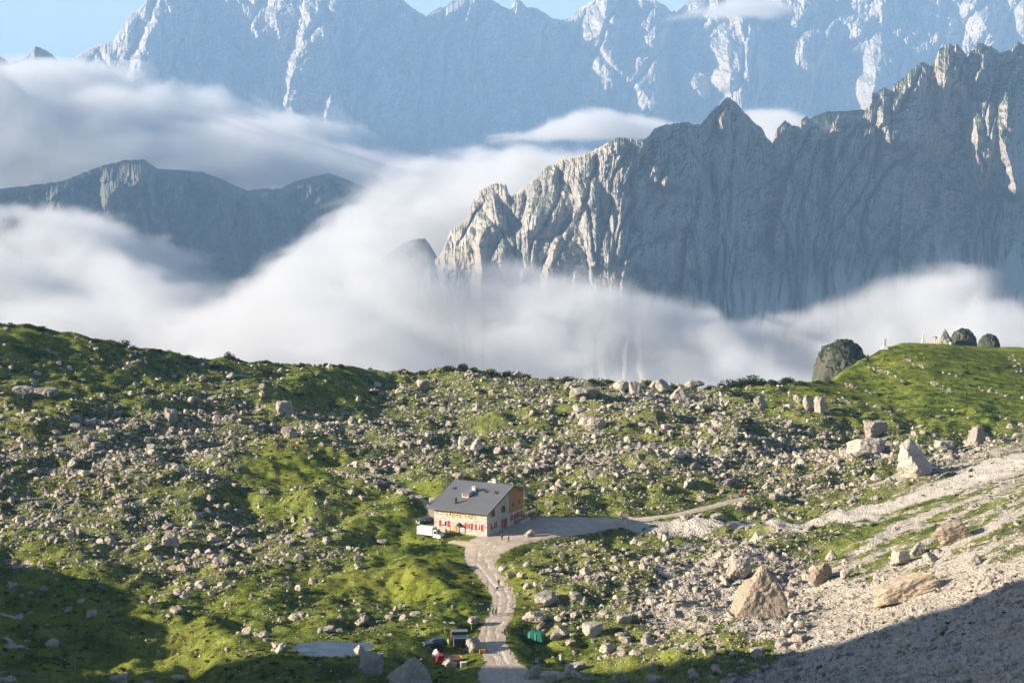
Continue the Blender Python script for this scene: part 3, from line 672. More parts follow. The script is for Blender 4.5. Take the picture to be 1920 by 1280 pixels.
prob *= (pdm > .5) & (pond_d(x_, y_) > .4) & (y_ < np.interp(x_, _EX, _EY) + 25)
u0, v0 = x_ - HX, y_ - HY
inh = (np.abs((.898 * u0 - .44 * v0) + 7) < 9) & (np.abs((.44 * u0 + .898 * v0) - 9) < 12)
prob *= ~inh
bnd_r = poly_dist(x_, y_, [(*gpt(a, b)[:2], w * gpt(a, b)[1] / FPX * .9) for a, b, w in BAND]); prob *= .06 + .94 * sstep(-.5, 3, bnd_r)
keep = rs.uniform(0, 1, NC) < prob
x_, y_, z_, sc_, st, hill, ppx, ppy = [a[keep] for a in (x_, y_, z_, sc_, st, hill, ppx, ppy)]
n = len(x_)
r_ = .116 * rs.uniform(0.002, 1, n) ** (-1 / 2.0)
big = np.clip(.55 + st * .75, .5, 1.3); r_ = r_ * big * (1 - .5 * (sc_ > .6)) * (1 - .4 * hill)
cap = np.where(sc_ > .6, .8, 1.45); r_ = np.where(r_ > cap, cap * rs.uniform(.35, 1, n), r_)
vis = (ppx > -20) & (ppx < 1940) & (ppy < 1300)
size_px = r_ * FPX / y_ * vis
# pale stone lines showing through the turf of the green hill
EX = []
for L_ in ([(1612,680),(1640,692),(1668,702),(1694,714)], [(1698,674),(1716,684),(1736,690)], [(1742,716),(1760,724),(1785,738)], [(1840,728),(1866,736),(1896,744)], [(1896,668),(1906,684),(1916,702)], [(1585,722),(1610,730),(1640,738)], [(1770,700),(1800,705)], [(1560,745),(1600,756),(1650,765)]):
    for (ax, ay), (bx, by) in zip(L_[:-1], L_[1:]):
        for q in range(16):
            t_ = rs.uniform(); X1_, Y1_, Z1_ = gpt(ax + (bx - ax) * t_ + rs.normal() * 4, ay + (by - ay) * t_ + rs.normal() * 1.6); EX.append((X1_, Y1_, Z1_, rs.uniform(.16, .6)))
EX = np.array(EX); x_ = np.append(x_, EX[:, 0]); y_ = np.append(y_, EX[:, 1]); z_ = np.append(z_, EX[:, 2]); r_ = np.append(r_, EX[:, 3])
ppx, ppy = proj(x_, y_, z_); n = len(x_); sc_ = scree_w(x_, y_); vis = (ppx > -20) & (ppx < 1940) & (ppy < 1300)
size_px = r_ * FPX / y_ * vis
order = np.argsort(-size_px)
taken = np.array(TAKEN)
ok_ = np.ones(n, bool)
for a, b, c in TAKEN: ok_ &= (x_ - a) ** 2 + (y_ - b) ** 2 > (c * .75) ** 2
# the largest become boulders of their own, each with a label that tells where it lies
LMK = [(890,950,'the stone hut'),(806,1000,'the white box van'),(622,1212,'the pond'),(540,875,'the grassy mound'),(1172,972,'the sign board'),(1428,1110,'the pyramid-shaped block'),(1003,1190,'the green tarpaulin bundle'),
 (1712,865,'the tall leaning boulder'),(1112,795,'the long flat-topped block'),(65,735,'the long grey outcrop'),(532,765,'the grass-capped cube'),(318,1012,'the pale upright boulder'),(1528,758,'the split slab pair'),(795,718,'the stacked boulder'),(1790,1000,'the rounded brown boulder'),(935,1100,'the walkers on the path'),(697,1250,'the reddish-topped block'),(1540,1078,'the ribbed boulder'),(320,780,'the pale standing boulder'),(1270,850,'the pointed rubble boulder')]
LUSED = {}
def where(px, py):
    d = [((px - a) ** 2 + ((py - b) * 1.7) ** 2, k) for k, (a, b, _) in enumerate(LMK)]
    d.sort(); a, b, nm = LMK[d[0][1]]
    dx, dy = px - a, (py - b) * 1.7; ang = math.degrees(math.atan2(-dy, dx)) % 360
    dirs = ['right of', 'up and right of', 'straight above', 'up and left of', 'left of', 'down and left of', 'straight below', 'down and right of']
    dd = dirs[int((ang + 22.5) // 45) % 8]; q = math.sqrt(d[0][0])
    return ('close ' if q < 45 else '' if q < 90 else 'well ' if q < 140 else 'far ') + dd + ' ' + nm
protos = [(2000 + k, 3, KINDS[k % 6]) for k in range(18)]
WORDS_T = ('grey', 'pale', 'white')
nb_ = 0; mine = np.zeros(n, bool); PICK = []
for i in order:
    if nb_ >= 300 - len(HERO): break
    if not ok_[i]: continue
    if nb_ and any((x_[i] - a) ** 2 + (y_[i] - b) ** 2 < ((c + r_[i]) * .8) ** 2 for a, b, c in PICK): continue
    PICK.append((x_[i], y_[i], r_[i])); mine[i] = True; nb_ += 1
    sd, sb, kd = protos[rs.randint(len(protos))]
    mesh = boulder_mesh(sd, 4, kd)
    o = bpy.data.objects.new('boulder', mesh); COL.objects.link(o)
    r = r_[i]; o.scale = (r * rs.uniform(.9, 1.3), r * rs.uniform(.8, 1.1), r * rs.uniform(.6, .95))
    o.location = (x_[i], y_[i], z_[i] + o.scale[2] * .55); o.rotation_euler = (rs.uniform(-.2, .2), rs.uniform(-.2, .2), rs.uniform(0, 6.28))
    tint = .35 + .6 * ((sd * .37) % 1)
    s1 = ('small', 'middling', 'large')[0 if size_px[i] < 9.5 else 1 if size_px[i] < 13 else 2]
    t1 = WORDS_T[0 if tint < .55 else 1 if tint < .75 else 2]
    base = f'{t1} {kd} boulder {where(ppx[i], ppy[i])}'
    k = LUSED.get(base, 0); LUSED[base] = k + 1
    lab = base if k == 0 else ('another ' if k == 1 else 'one more ' if k == 2 else 'yet another ') + s1 + ' ' + base
    tag(o, lab, 'boulder', 'limestone boulders')
# everything smaller: one mass of rubble
def mass(idx, sub, name, nproto=14):
    P = [rock_shape(3000 + 17 * sub + k, sub) for k in range(nproto)]
    F = ICO[sub][1]; nv = len(P[0]); m_ = len(idx)
    pk = rs.randint(nproto, size=m_); A = np.array(P)[pk]
    sx = r_[idx] * rs.uniform(.85, 1.35, m_); sy = r_[idx] * rs.uniform(.75, 1.15, m_); sz = r_[idx] * rs.uniform(.6, 1.15, m_)
    A = A * np.stack([sx, sy, sz], 1)[:, None, :]
    a = rs.uniform(0, 6.28, m_); b = rs.uniform(-.75, .75, m_)
    ca, sa, cb, sb = np.cos(a), np.sin(a), np.cos(b), np.sin(b)
    X1 = A[..., 0] * cb[:, None] + A[..., 2] * sb[:, None]; Z1 = -A[..., 0] * sb[:, None] + A[..., 2] * cb[:, None]
    X2 = X1 * ca[:, None] - A[..., 1] * sa[:, None]; Y2 = X1 * sa[:, None] + A[..., 1] * ca[:, None]
    V = np.stack([X2 + x_[idx][:, None], Y2 + y_[idx][:, None], Z1 + (z_[idx] + sz * (.12 + .3 * rs.uniform(0, 1, m_)))[:, None]], -1).reshape(-1, 3)
    FF = (F[None] + (np.arange(m_) * nv)[:, None, None]).reshape(-1, 3)
    t = np.repeat(rs.uniform(0, 1, m_), nv)
    return V, FF, t
rest = ok_ & ~mine
for a, b, c in PICK: rest &= (x_ - a) ** 2 + (y_ - b) ** 2 > (c * .7) ** 2
idx = np.where(rest)[0]; px_r = r_[idx] * FPX / y_[idx]
V1, F1, t1 = mass(idx[px_r > 4.2], 3, 'a'); V0, F0, t0 = mass(idx[px_r <= 4.2], 1, 'b')
me = mesh_np('rubble', np.concatenate([V1, V0]), np.concatenate([F1, F0 + len(V1)]), False)
attr(me, 'tint', np.concatenate([t1, t0]))
print('ROCKS', n, (px_r > 3.6).sum(), (px_r <= 3.6).sum())
tag(link('rubble', me, M_ROCK), 'pale limestone rubble strewn thickly over the grass and talus', 'rubble', kind='stuff')

# the tumbled dry-stone wall that runs from the grassy mound towards the hut
idw = []
wl_ = [(612,882),(640,890),(668,896),(700,902),(732,914),(762,926)]
WX = []
for (ax, ay), (bx, by) in zip(wl_[:-1], wl_[1:]):
    for q in range(34):
        t_ = rs.uniform(); X1_, Y1_, Z1_ = gpt(ax + (bx - ax) * t_, ay + (by - ay) * t_); WX.append((X1_ + rs.normal() * .25, Y1_ + rs.normal() * .45, Z1_ + rs.choice([0, .35, .65]), rs.uniform(.22, .5)))
WX = np.array(WX); n0 = len(x_); x_ = np.append(x_, WX[:, 0]); y_ = np.append(y_, WX[:, 1]); z_ = np.append(z_, WX[:, 2]); r_ = np.append(r_, WX[:, 3])
Vw, Fw, tw = mass(np.arange(n0, n0 + len(WX)), 3, 'w'); me = mesh_np('dry_stone_wall', Vw, Fw, False); attr(me, 'tint', tw)
tag(link('dry_stone_wall', me, M_ROCK), 'tumbled dry-stone wall curving from the grassy mound towards the hut', 'wall')

# ------------------------------------------------------------------ crags beyond the shoulder of the green hill
def crag(px, base, w, h, label, seed, kind, D, m, rz=0, name='rock_outcrop', depth=None):
    xx, yy, zz = [float(v) for v in wpt(px, base, D)]; s = D / FPX
    o = bpy.data.objects.new(name, boulder_mesh(seed, 5, kind, m)); COL.objects.link(o)
    hh = h * s; o.scale = (w * s * .52, (depth or w) * s * .5, hh); o.location = (xx, yy, zz); o.rotation_euler = (0, 0, rz)
    return tag(o, label, 'rock outcrop', 'crags behind the green hill')
M_DOME = mat_mountain('mossy_rock', (.28, .26, .22), 6.0, (.034, .044, .026), 1.0, (400, 500, 60, .78))
M_CRAG = mat_mountain('bare_crag', (.40, .37, .33), 8.0, (.03, .05, .02), .5)
crag(1577, 706, 108, 73, 'dark rounded dome of mossy rock rising behind the green hill', 1201, 'dome', 930, M_DOME, .4)
crag(1770, 648, 50, 32, 'bare pale crag with jagged top behind the obelisk', 1204, 'pointed', 960, M_CRAG, .2)
crag(1752, 648, 30, 26, 'low broken spire next to the bare pale crag', 1210, 'pointed', 965, M_CRAG, 1.0)
crag(1805, 652, 54, 38, 'dark mossy crag to the right of the bare pale one', 1213, 'dome', 970, M_DOME, .3)
crag(1854, 654, 42, 30, 'smallest dark crag at the far right end of the hill', 1215, 'dome', 985, M_DOME, .6)

# ------------------------------------------------------------------ greenery: dwarf pines, two little trees, heath
def mat_leaf(name, a, b):
    m, nt, out = mat(name); N = NT(nt)
    t = N.att('tint'); oi = N.n('ShaderNodeObjectInfo').outputs['Random']
    c = N.mix(t, a, b); c = N.mix(N.math('MULTIPLY', oi, .35), c, tuple(v * .6 for v in a))
    d = N.n('ShaderNodeBsdfDiffuse'); N.put(d.inputs[0], c); tr = N.n('ShaderNodeBsdfTranslucent'); N.put(tr.inputs[0], c)
    mx = N.n('ShaderNodeMixShader'); mx.inputs[0].default_value = .25
    nt.links.new(d.outputs[0], mx.inputs[1]); nt.links.new(tr.outputs[0], mx.inputs[2])
    return surf(m, out, nt, mx.outputs[0])
M_PINE = mat_leaf('dwarf_pine_needles', (.016, .034, .012), (.050, .075, .020))
M_HEATH = mat_leaf('heath_leaves', (.018, .034, .010), (.085, .100, .020))
M_BARK = mat('bark'); M_BARK = surf(M_BARK[0], M_BARK[2], M_BARK[1], NT(M_BARK[1]).bsdf((.07, .05, .035), .95, .05))
def leaf_cloud(rs, nl, size, shell=.55, flat=1.0, lobes=7):
    """leaf-sized faces gathered in clumps, in a unit dome"""
    L = rs.normal(size=(lobes, 3)); L /= np.linalg.norm(L, axis=1)[:, None]; L *= rs.uniform(.25, .62, lobes)[:, None]; L[:, 2] = np.abs(L[:, 2]) * flat
    lr = rs.uniform(.28, .48, lobes); k = rs.randint(lobes, size=nl)
    d = rs.normal(size=(nl, 3)); d /= np.linalg.norm(d, axis=1)[:, None]
    c = L[k] + d * (lr[k] * rs.uniform(shell, 1, nl) ** .6)[:, None]; c[:, 2] = np.maximum(c[:, 2], .02)
    u = rs.normal(size=(nl, 3)); u /= np.linalg.norm(u, axis=1)[:, None]; v = np.cross(u, rs.normal(size=(nl, 3))); v /= np.linalg.norm(v, axis=1)[:, None]
    s = size * rs.uniform(.6, 1.3, nl)[:, None]
    V = np.stack([c - u * s - v * s * .6, c + u * s - v * s * .4, c + v * s], 1).reshape(-1, 3)
    t = np.repeat(np.clip(rs.uniform(0, 1, lobes)[k] * .6 + rs.uniform(0, .4, nl), 0, 1), 3)
    return V, t
rs2 = np.random.RandomState(21)
PM = []
for k in range(5):
    V, t = leaf_cloud(rs2, 620, .075, flat=.9, lobes=9); me = mesh_np('crown', V, np.arange(len(V)).reshape(-1, 3)); attr(me, 'tint', t); me.materials.append(M_PINE); PM.append(me)
def tube(bm, pts, r0, r1, seg=6):
    pts = [Vector(p) for p in pts]; rings = []
    for i, p in enumerate(pts):
        d = (pts[min(i + 1, len(pts) - 1)] - pts[max(i - 1, 0)]).normalized(); a = d.orthogonal().normalized(); b = d.cross(a)
        r = r0 + (r1 - r0) * i / (len(pts) - 1)
        rings.append([bm.verts.new(p + (a * math.cos(q) + b * math.sin(q)) * r) for q in [2 * math.pi * j / seg for j in range(seg)]])
    for A, B in zip(rings[:-1], rings[1:]):
        for j in range(seg): bm.faces.new((A[j], A[(j + 1) % seg], B[(j + 1) % seg], B[j]))
    bm.faces.new(rings[0][::-1]); bm.faces.new(rings[-1])
bm = bmesh.new()
for k in range(5):
    a = k * 1.256 + .3; tube(bm, [(0, 0, -.1), (.2 * math.cos(a), .2 * math.sin(a), .15), (.5 * math.cos(a), .5 * math.sin(a), .38)], .05, .02, 5)
STEM = bpy.data.meshes.new('stem'); bm.to_mesh(STEM); bm.free(); STEM.materials.append(M_BARK)
BUSH = [(x, 0, w, h) for x, w, h in ((20,26,9),(50,22,7),(78,24,10),(178,22,8),(232,26,13),(250,20,9),(300,22,8),(352,18,7),(430,24,15),(446,16,9),(498,22,8),(566,18,9),(612,16,8),(756,24,10),(790,22,9),(842,30,12),(866,34,13),(890,26,11),(918,30,12),(948,24,10),(985,28,9),(1035,22,9),(1062,30,11),(1110,24,9),(1140,20,9),(1215,26,11),(1260,24,10),(1330,22,9),(1366,40,16),(1386,44,18),(1408,40,16),(1430,34,13),(1448,28,10),(1474,34,12),(1500,30,9),(1530,26,8),(1556,22,7))]
BUSH2 = [(1380,742,46,15),(1412,748,40,13),(1360,738,34,12),(1540,735,30,8),(1478,715,32,10),(1600,748,20,7),(1650,742,16,6),(1700,720,16,6),(1812,700,18,6),(1890,690,18,6),(1830,712,14,5),
 (405,690,26,10),(640,690,22,9),(140,712,26,10),(235,780,24,10),(560,742,20,9),(500,700,22,9),(1640,985,20,8),(1780,893,34,12),(1525,992,22,10),(900,735,26,9),(980,762,24,9),(1060,780,24,10),(820,800,22,9),(760,760,24,9),(700,740,22,10),(1180,800,22,9),(1330,770,26,10),(1400,790,26,10)]
def skyline_py(px):
    for py in np.arange(560, 760, 1.0):
        X_, Y_, Z_ = wpt(px, py, 1.0); D_ = np.arange(500, 860, 2.0)
        if (gz(float(X_) * D_, D_) > CAMZ + (float(Z_) - CAMZ) * D_).any(): return py
    return 700
bl = {}
def dwarf_pine(px, py, w, h, top=False):
    x, y, z = gpt(px, py); s = y / FPX
    t = thing('dwarf_pine', '', 'dwarf pine', (x, y, z - .1), rs2.uniform(0, 6.28), 'dwarf pines on the plateau')
    base = ('broad' if w > 28 else 'small' if w < 21 else 'bushy') + ' dwarf pine ' + ('on skyline ' if top else '') + where(px, py)
    k = bl.get(base, 0); bl[base] = k + 1
    t['label'] = base if not k else 'another ' + base
    c = bpy.data.objects.new('crown', PM[rs2.randint(5)]); COL.objects.link(c); c.parent = t; c.scale = (w * s * .62, w * s * .62, h * s * 1.15)
    d = bpy.data.objects.new('stem', STEM); COL.objects.link(d); d.parent = t; d.scale = (w * s * .4, w * s * .4, h * s * .9)
for px, _, w, h in BUSH: dwarf_pine(px, skyline_py(px) + 3 + rs2.uniform(0, 3), w, h, True)
for px, py, w, h in BUSH2: dwarf_pine(px, py, w, h)
def conifer(px, py, h, label):
    x, y, z = gpt(px, py); H = h * y / FPX
    t = thing('young_larch', label, 'tree', (x, y, z)); bm = bmesh.new()
    tube(bm, [(0, 0, -.2), (.03, 0, H * .5), (0, 0, H)], H * .035, H * .008, 7)
    nw = 9; V = []
    for k in range(nw):
        zz = H * (.12 + .82 * k / nw); rr = H * .27 * (1 - k / nw) + .06
        for j in range(7):
            a = j * .9 + k * 1.3; e = (rr * math.cos(a), rr * math.sin(a), zz - rr * .15); tube(bm, [(0, 0, zz), e], H * .008, H * .003, 4)
            for q in range(16):
                f = rs2.uniform(.25, 1.05); c = np.array([e[0] * f, e[1] * f, zz - rr * .15 * f]) + rs2.normal(size=3) * H * .022
                for _ in range(3): V.append(c + rs2.normal(size=3) * H * .026)
    me = bpy.data.meshes.new('trunk'); bm.to_mesh(me); bm.free(); link('trunk', me, M_BARK, t)
    V = np.array(V); me = mesh_np('crown', V, np.arange(len(V)).reshape(-1, 3)); attr(me, 'tint', np.repeat(rs2.uniform(.3, 1, len(V) // 3), 3)); link('crown', me, M_HEATH, t)
conifer(1583, 834, 30, 'small bright green larch alone in the rubble left of the sunlit tower block')
conifer(1627, 678, 15, 'tiny dark larch on the edge of the green hill below the stepped monument')
# turf: upright blades in tufts, so that the low sun finds something to light
def mat_turf():
    m, nt, out = mat('turf_blades'); N = NT(nt); p = N.pos(); t = N.att('tint')
    n1 = N.noise(p, 0.022, 5, 0.6); n2 = N.noise(p, 0.16, 5, 0.6)
    c = N.mix(N.ramp(n2, .36, .64), (.092, .135, .018), (.240, .285, .036)); c = N.mix(N.ramp(n1, .42, .68, 0, .6), c, (.315, .325, .050))
    c = N.mix(N.math('MULTIPLY', N.ramp(N.noise(p, 0.075, 4, 0.6), .58, .72), .5), c, (.24, .20, .07))
    c = N.mix(t, N.mix(.3, c, (.04, .07, .01)), c)
    d = N.n('ShaderNodeBsdfDiffuse'); N.put(d.inputs[0], c); tr = N.n('ShaderNodeBsdfTranslucent'); N.put(tr.inputs[0], c)
    mx = N.n('ShaderNodeMixShader'); mx.inputs[0].default_value = .48
    nt.links.new(d.outputs[0], mx.inputs[1]); nt.links.new(tr.outputs[0], mx.inputs[2]); return surf(m, out, nt, mx.outputs[0])
NTF = 300000
ty_ = np.sqrt(rs2.uniform(300 ** 2, 810 ** 2, NTF)); tx_ = rs2.uniform(-.265, .265, NTF) * ty_; tz_ = gz(tx_, ty_); tp, tq = proj(tx_, ty_, tz_)
sk_ = np.clip(searchsorted(gx, tx_) - 1, 0, len(gx) - 2); sj_ = np.clip(searchsorted(gy, ty_) - 1, 0, len(gy) - 2)
pk_ = (1 - sstep(.35, .6, screew[sj_, sk_])) * (1 - .8 * sstep(.35, .65, stony(tp, tq))) * (1 - .5 * (scree_w(tx_, ty_) > .35)) * (.45 + .55 * sstep(-.3, .2, fbm(tx_ / 6, ty_ / 6, 3, 351)))
pk_ *= (np.minimum.reduce([poly_dist(tx_, ty_, P) for P in PATHS]) > .45) & (pond_d(tx_, ty_) > .2) & (ty_ < np.interp(tx_, _EX, _EY) + 6) & (BND[sj_, sk_] > .8)
u0, v0 = tx_ - HX, ty_ - HY; pk_ *= ~((np.abs((.898 * u0 - .44 * v0) + 7) < 8.5) & (np.abs((.44 * u0 + .898 * v0) - 9) < 11.5))
k = rs2.uniform(0, 1, NTF) < pk_; tx_, ty_, tz_ = tx_[k], ty_[k], tz_[k]; m_ = len(tx_)
def blades(nb):
    a = rs2.uniform(0, 6.28, nb); r = .62 * np.sqrt(rs2.uniform(0, 1, nb)); c = np.stack([r * np.cos(a), r * np.sin(a), 0 * a], 1)
    o = rs2.uniform(0, 6.28, nb); w_ = rs2.uniform(.06, .13, nb); u = np.stack([np.cos(o) * w_, np.sin(o) * w_, 0 * o], 1); h_ = rs2.uniform(.09, .24, nb)
    tip = c + np.stack([rs2.normal(size=nb) * .09, rs2.normal(size=nb) * .09, h_], 1)
    return np.stack([c - u, c + u, tip], 1).reshape(-1, 3), np.repeat(rs2.uniform(0, 1, nb), 3)
HP = [blades(13) for _ in range(8)]
pk = rs2.randint(8, size=m_); A = np.array([h[0] for h in HP])[pk]; T = np.array([h[1] for h in HP])[pk]
sw_ = rs2.uniform(.7, 1.25, m_); A = A * np.stack([sw_, sw_, sw_ * rs2.uniform(.7, 1.3, m_)], 1)[:, None, :]
a = rs2.uniform(0, 6.28, m_); ca, sa = np.cos(a)[:, None], np.sin(a)[:, None]
V = np.stack([A[..., 0] * ca - A[..., 1] * sa + tx_[:, None], A[..., 0] * sa + A[..., 1] * ca + ty_[:, None], A[..., 2]], -1)
V[..., 2] += gz(V[..., 0], V[..., 1]) - .03
V = V.reshape(-1, 3); me = mesh_np('grass', V, np.arange(len(V)).reshape(-1, 3)); attr(me, 'tint', T.ravel())
tag(link('grass', me, mat_turf()), 'short alpine grass in tufts all over the basin and the hill', 'grass', kind='stuff')
print('TURF', m_)
# heath and tall grass clumps
NH = 120000
hy = np.sqrt(rs2.uniform(300 ** 2, 790 ** 2, NH)); hx = rs2.uniform(-.27, .27, NH) * hy; hz_ = gz(hx, hy)
hp, hq = proj(hx, hy, hz_); hs = stony(hp, hq)
hm = fbm(hx / 18, hy / 18, 3, 151) + .5 * perlin(hx / 4, hy / 4, 161)
pr = np.clip(.10 + .45 * (hm > .18) + .5 * sstep(4.5, .5, np.abs(pond_d(hx, hy) - 2.0)), 0, 1) * (hs > .05) * .55
pr *= np.minimum.reduce([poly_dist(hx, hy, P) for P in PATHS]) > .6
pr *= (pond_d(hx, hy) > .3) & (hy < np.interp(hx, _EX, _EY)); pr *= 1 - .85 * (scree_w(hx, hy) > .3)
u0, v0 = hx - HX, hy - HY; pr *= ~((np.abs((.898 * u0 - .44 * v0) + 7) < 8.5) & (np.abs((.44 * u0 + .898 * v0) - 9) < 11.5))
k = rs2.uniform(0, 1, NH) < pr; hx, hy, hz_ = hx[k], hy[k], hz_[k]; m_ = len(hx)
HP = [leaf_cloud(rs2, 26, .30, lobes=4) for _ in range(6)]
pk = rs2.randint(6, size=m_); A = np.array([h[0] for h in HP])[pk]; T = np.array([h[1] for h in HP])[pk]
sw_ = rs2.uniform(.35, 1.0, m_) ** 1.3 * 1.05; shh = sw_ * rs2.uniform(.35, .75, m_)
A = A * np.stack([sw_, sw_, shh], 1)[:, None, :]
a = rs2.uniform(0, 6.28, m_); ca, sa = np.cos(a)[:, None], np.sin(a)[:, None]
V = np.stack([A[..., 0] * ca - A[..., 1] * sa + hx[:, None], A[..., 0] * sa + A[..., 1] * ca + hy[:, None], A[..., 2] + hz_[:, None] - .05], -1).reshape(-1, 3)
me = mesh_np('undergrowth', V, np.arange(len(V)).reshape(-1, 3)); attr(me, 'tint', np.clip(T * .7 + rs2.uniform(0, .3, m_)[:, None], 0, 1).ravel())
tag(link('undergrowth', me, M_HEATH), 'low clumps of heath and tall grass between the stones', 'undergrowth', kind='stuff')
print('HEATH', m_)
# dark dwarf-pine scrub creeping between the rocks of the far slopes
NS = 26000
qy = np.sqrt(rs2.uniform(480 ** 2, 775 ** 2, NS)); qx = rs2.uniform(-.27, .27, NS) * qy; qz = gz(qx, qy); qp, qq = proj(qx, qy, qz)
qm = fbm(qx / 14, qy / 20, 3, 251); prq = np.clip((qm + .12) * 1.6, 0, 1) * np.clip(sstep(905, 790, qq), 0, 1) * .55 * (stony(qp, qq) > .3)
prq *= (qy < np.interp(qx, _EX, _EY) + 3) & (np.minimum.reduce([poly_dist(qx, qy, P) for P in PATHS]) > 1.5); prq *= 1 - .85 * (scree_w(qx, qy) > .3)
k = rs2.uniform(0, 1, NS) < prq; qx, qy, qz = qx[k], qy[k], qz[k]; m_ = len(qx)
HP = [leaf_cloud(rs2, 40, .20, lobes=5) for _ in range(6)]
pk = rs2.randint(6, size=m_); A = np.array([h[0] for h in HP])[pk]; T = np.array([h[1] for h in HP])[pk]
sw_ = rs2.uniform(.6, 1.0, m_) ** 1.5 * 1.7; shh = sw_ * rs2.uniform(.30, .6, m_)
A = A * np.stack([sw_, sw_, shh], 1)[:, None, :]; a = rs2.uniform(0, 6.28, m_); ca, sa = np.cos(a)[:, None], np.sin(a)[:, None]
V = np.stack([A[..., 0] * ca - A[..., 1] * sa + qx[:, None], A[..., 0] * sa + A[..., 1] * ca + qy[:, None], A[..., 2] + qz[:, None] - .05], -1).reshape(-1, 3)
me = mesh_np('pine_scrub', V, np.arange(len(V)).reshape(-1, 3)); attr(me, 'tint', np.clip(T * .8 + rs2.uniform(0, .2, m_)[:, None], 0, 1).ravel())
tag(link('pine_scrub', me, M_PINE), 'dark low pine scrub creeping between the rocks of the far slopes', 'scrub', kind='stuff')
print('SCRUB', m_)
# ------------------------------------------------------------------ water, tracks
def mat_water():
    m, nt, out = mat('pond_water'); N = NT(nt); p = N.pos()
    c = N.mix(N.ramp(N.noise(p, .35, 3, .5), .4, .65), (.03, .04, .05), (.075, .075, .07))
    return surf(m, out, nt, N.bsdf(c, .12, .5, N.bump(N.noise(N.scale(p, (1, 2.5, 1)), 2.0, 3, .5), .08, .05)))
n_ = 48; pts = []
for i in range(len(pond_w)):
    a, b = pond_w[i], pond_w[(i + 1) % len(pond_w)]
    for t in (0, .25, .5, .75): pts.append(a + (b - a) * t)
pts = np.array(pts); cen = pts.mean(0); pts = cen + (pts - cen) * 1.12
wz = -.30
V = np.concatenate([np.array([[cen[0], cen[1], wz]]), np.column_stack([pts, np.full(len(pts), wz)])])
F = np.array([[0, 1 + i, 1 + (i + 1) % len(pts)] for i in range(len(pts))])
tag(link('pond_water', mesh_np('pond_water', V, F), mat_water()), kind='structure')
# the gravel track and yard: a sheet draped just over the ground
def mat_gravel():
    m, nt, out = mat('track_gravel'); N = NT(nt); p = N.pos()
    n1 = N.noise(p, .35, 5, .65); n2 = N.noise(p, 2.2, 4, .7)
    cd = N.voro(p, 3.2, out='Color'); s = N.n('ShaderNodeSeparateColor'); N.put(s.inputs[0], cd); d = N.voro(p, 3.2)
    c = N.mix(N.ramp(n1, .35, .65), (.45, .365, .275), (.57, .48, .38))
    c = N.mix(N.ramp(n2, .5, .75, 0, .5), c, (.30, .225, .165))
    c = N.mix(N.math('MULTIPLY', N.math('LESS_THAN', s.outputs[0], .14), N.math('LESS_THAN', d, .33)), c, (.56, .53, .48))
    r = N.att('rut'); wob = N.math('MULTIPLY', N.math('SUBTRACT', N.noise(p, .25, 3, .5), .5), 1.6)
    off = N.math('ABSOLUTE', N.math('SUBTRACT', N.math('ADD', r, wob), .95))
    rut = N.math('MULTIPLY', N.ramp(off, .15, .5, 1, 0), N.ramp(n1, .35, .6))
    c = N.mix(N.math('MULTIPLY', rut, .7), c, (.62, .535, .43))
    mid = N.math('MULTIPLY', N.ramp(N.math('ADD', r, wob), .1, .5, 1, 0), N.ramp(n2, .45, .65))
    c = N.mix(N.math('MULTIPLY', mid, .6), c, (.33, .28, .18))
    st = N.ramp(N.noise(p, .09, 4, .6), .52, .7, 0, .5); c = N.mix(st, c, (.38, .31, .235))
    return surf(m, out, nt, N.bsdf(c, .95, .08, N.bump(N.math('ADD', N.math('ADD', n2, N.math('MULTIPLY', d, -.4)), N.math('MULTIPLY', rut, -.6)), .8, .14)))
M_GRAVEL = mat_gravel()
tx = np.arange(-60, 75, .42); ty = np.arange(338, 530, .42); TX, TY = np.meshgrid(tx, ty)
TD = np.minimum.reduce([poly_dist(TX, TY, P) for P in PATHS]) + 1.25 * fbm(TX / 3.2, TY / 3.2, 3, 171) + .5 * perlin(TX / .9, TY / .9, 172)
inside = TD < .1
# a wheel-worn crown of turf here and there stays out of the sheet
inside &= ~((fbm(TX / 2.2, TY / 7, 3, 181) > .62) & (TD > -1.4))
fc_ = inside[:-1, :-1] & inside[1:, :-1] & inside[:-1, 1:] & inside[1:, 1:]
gf = grid_faces(len(ty), len(tx)).reshape(len(ty) - 1, len(tx) - 1, 4)[fc_]
use = np.unique(gf); remap = np.full(TX.size, -1); remap[use] = np.arange(len(use))
TZ = gz(TX, TY) + .05 + .035 * perlin(TX / 1.6, TY / 1.6, 191)
V = np.stack([TX, TY, TZ], -1).reshape(-1, 3)[use]
me = mesh_np('track', V, remap[gf], True)
cl_ = np.minimum.reduce([poly_dist(TX, TY, [(a, b, 0.0) for a, b, w in P]) for P in PATHS[:1] + PATHS[4:]]); attr(me, 'rut', np.minimum(cl_, 6).ravel()[use])
tag(link('track', me, M_GRAVEL), kind='structure')

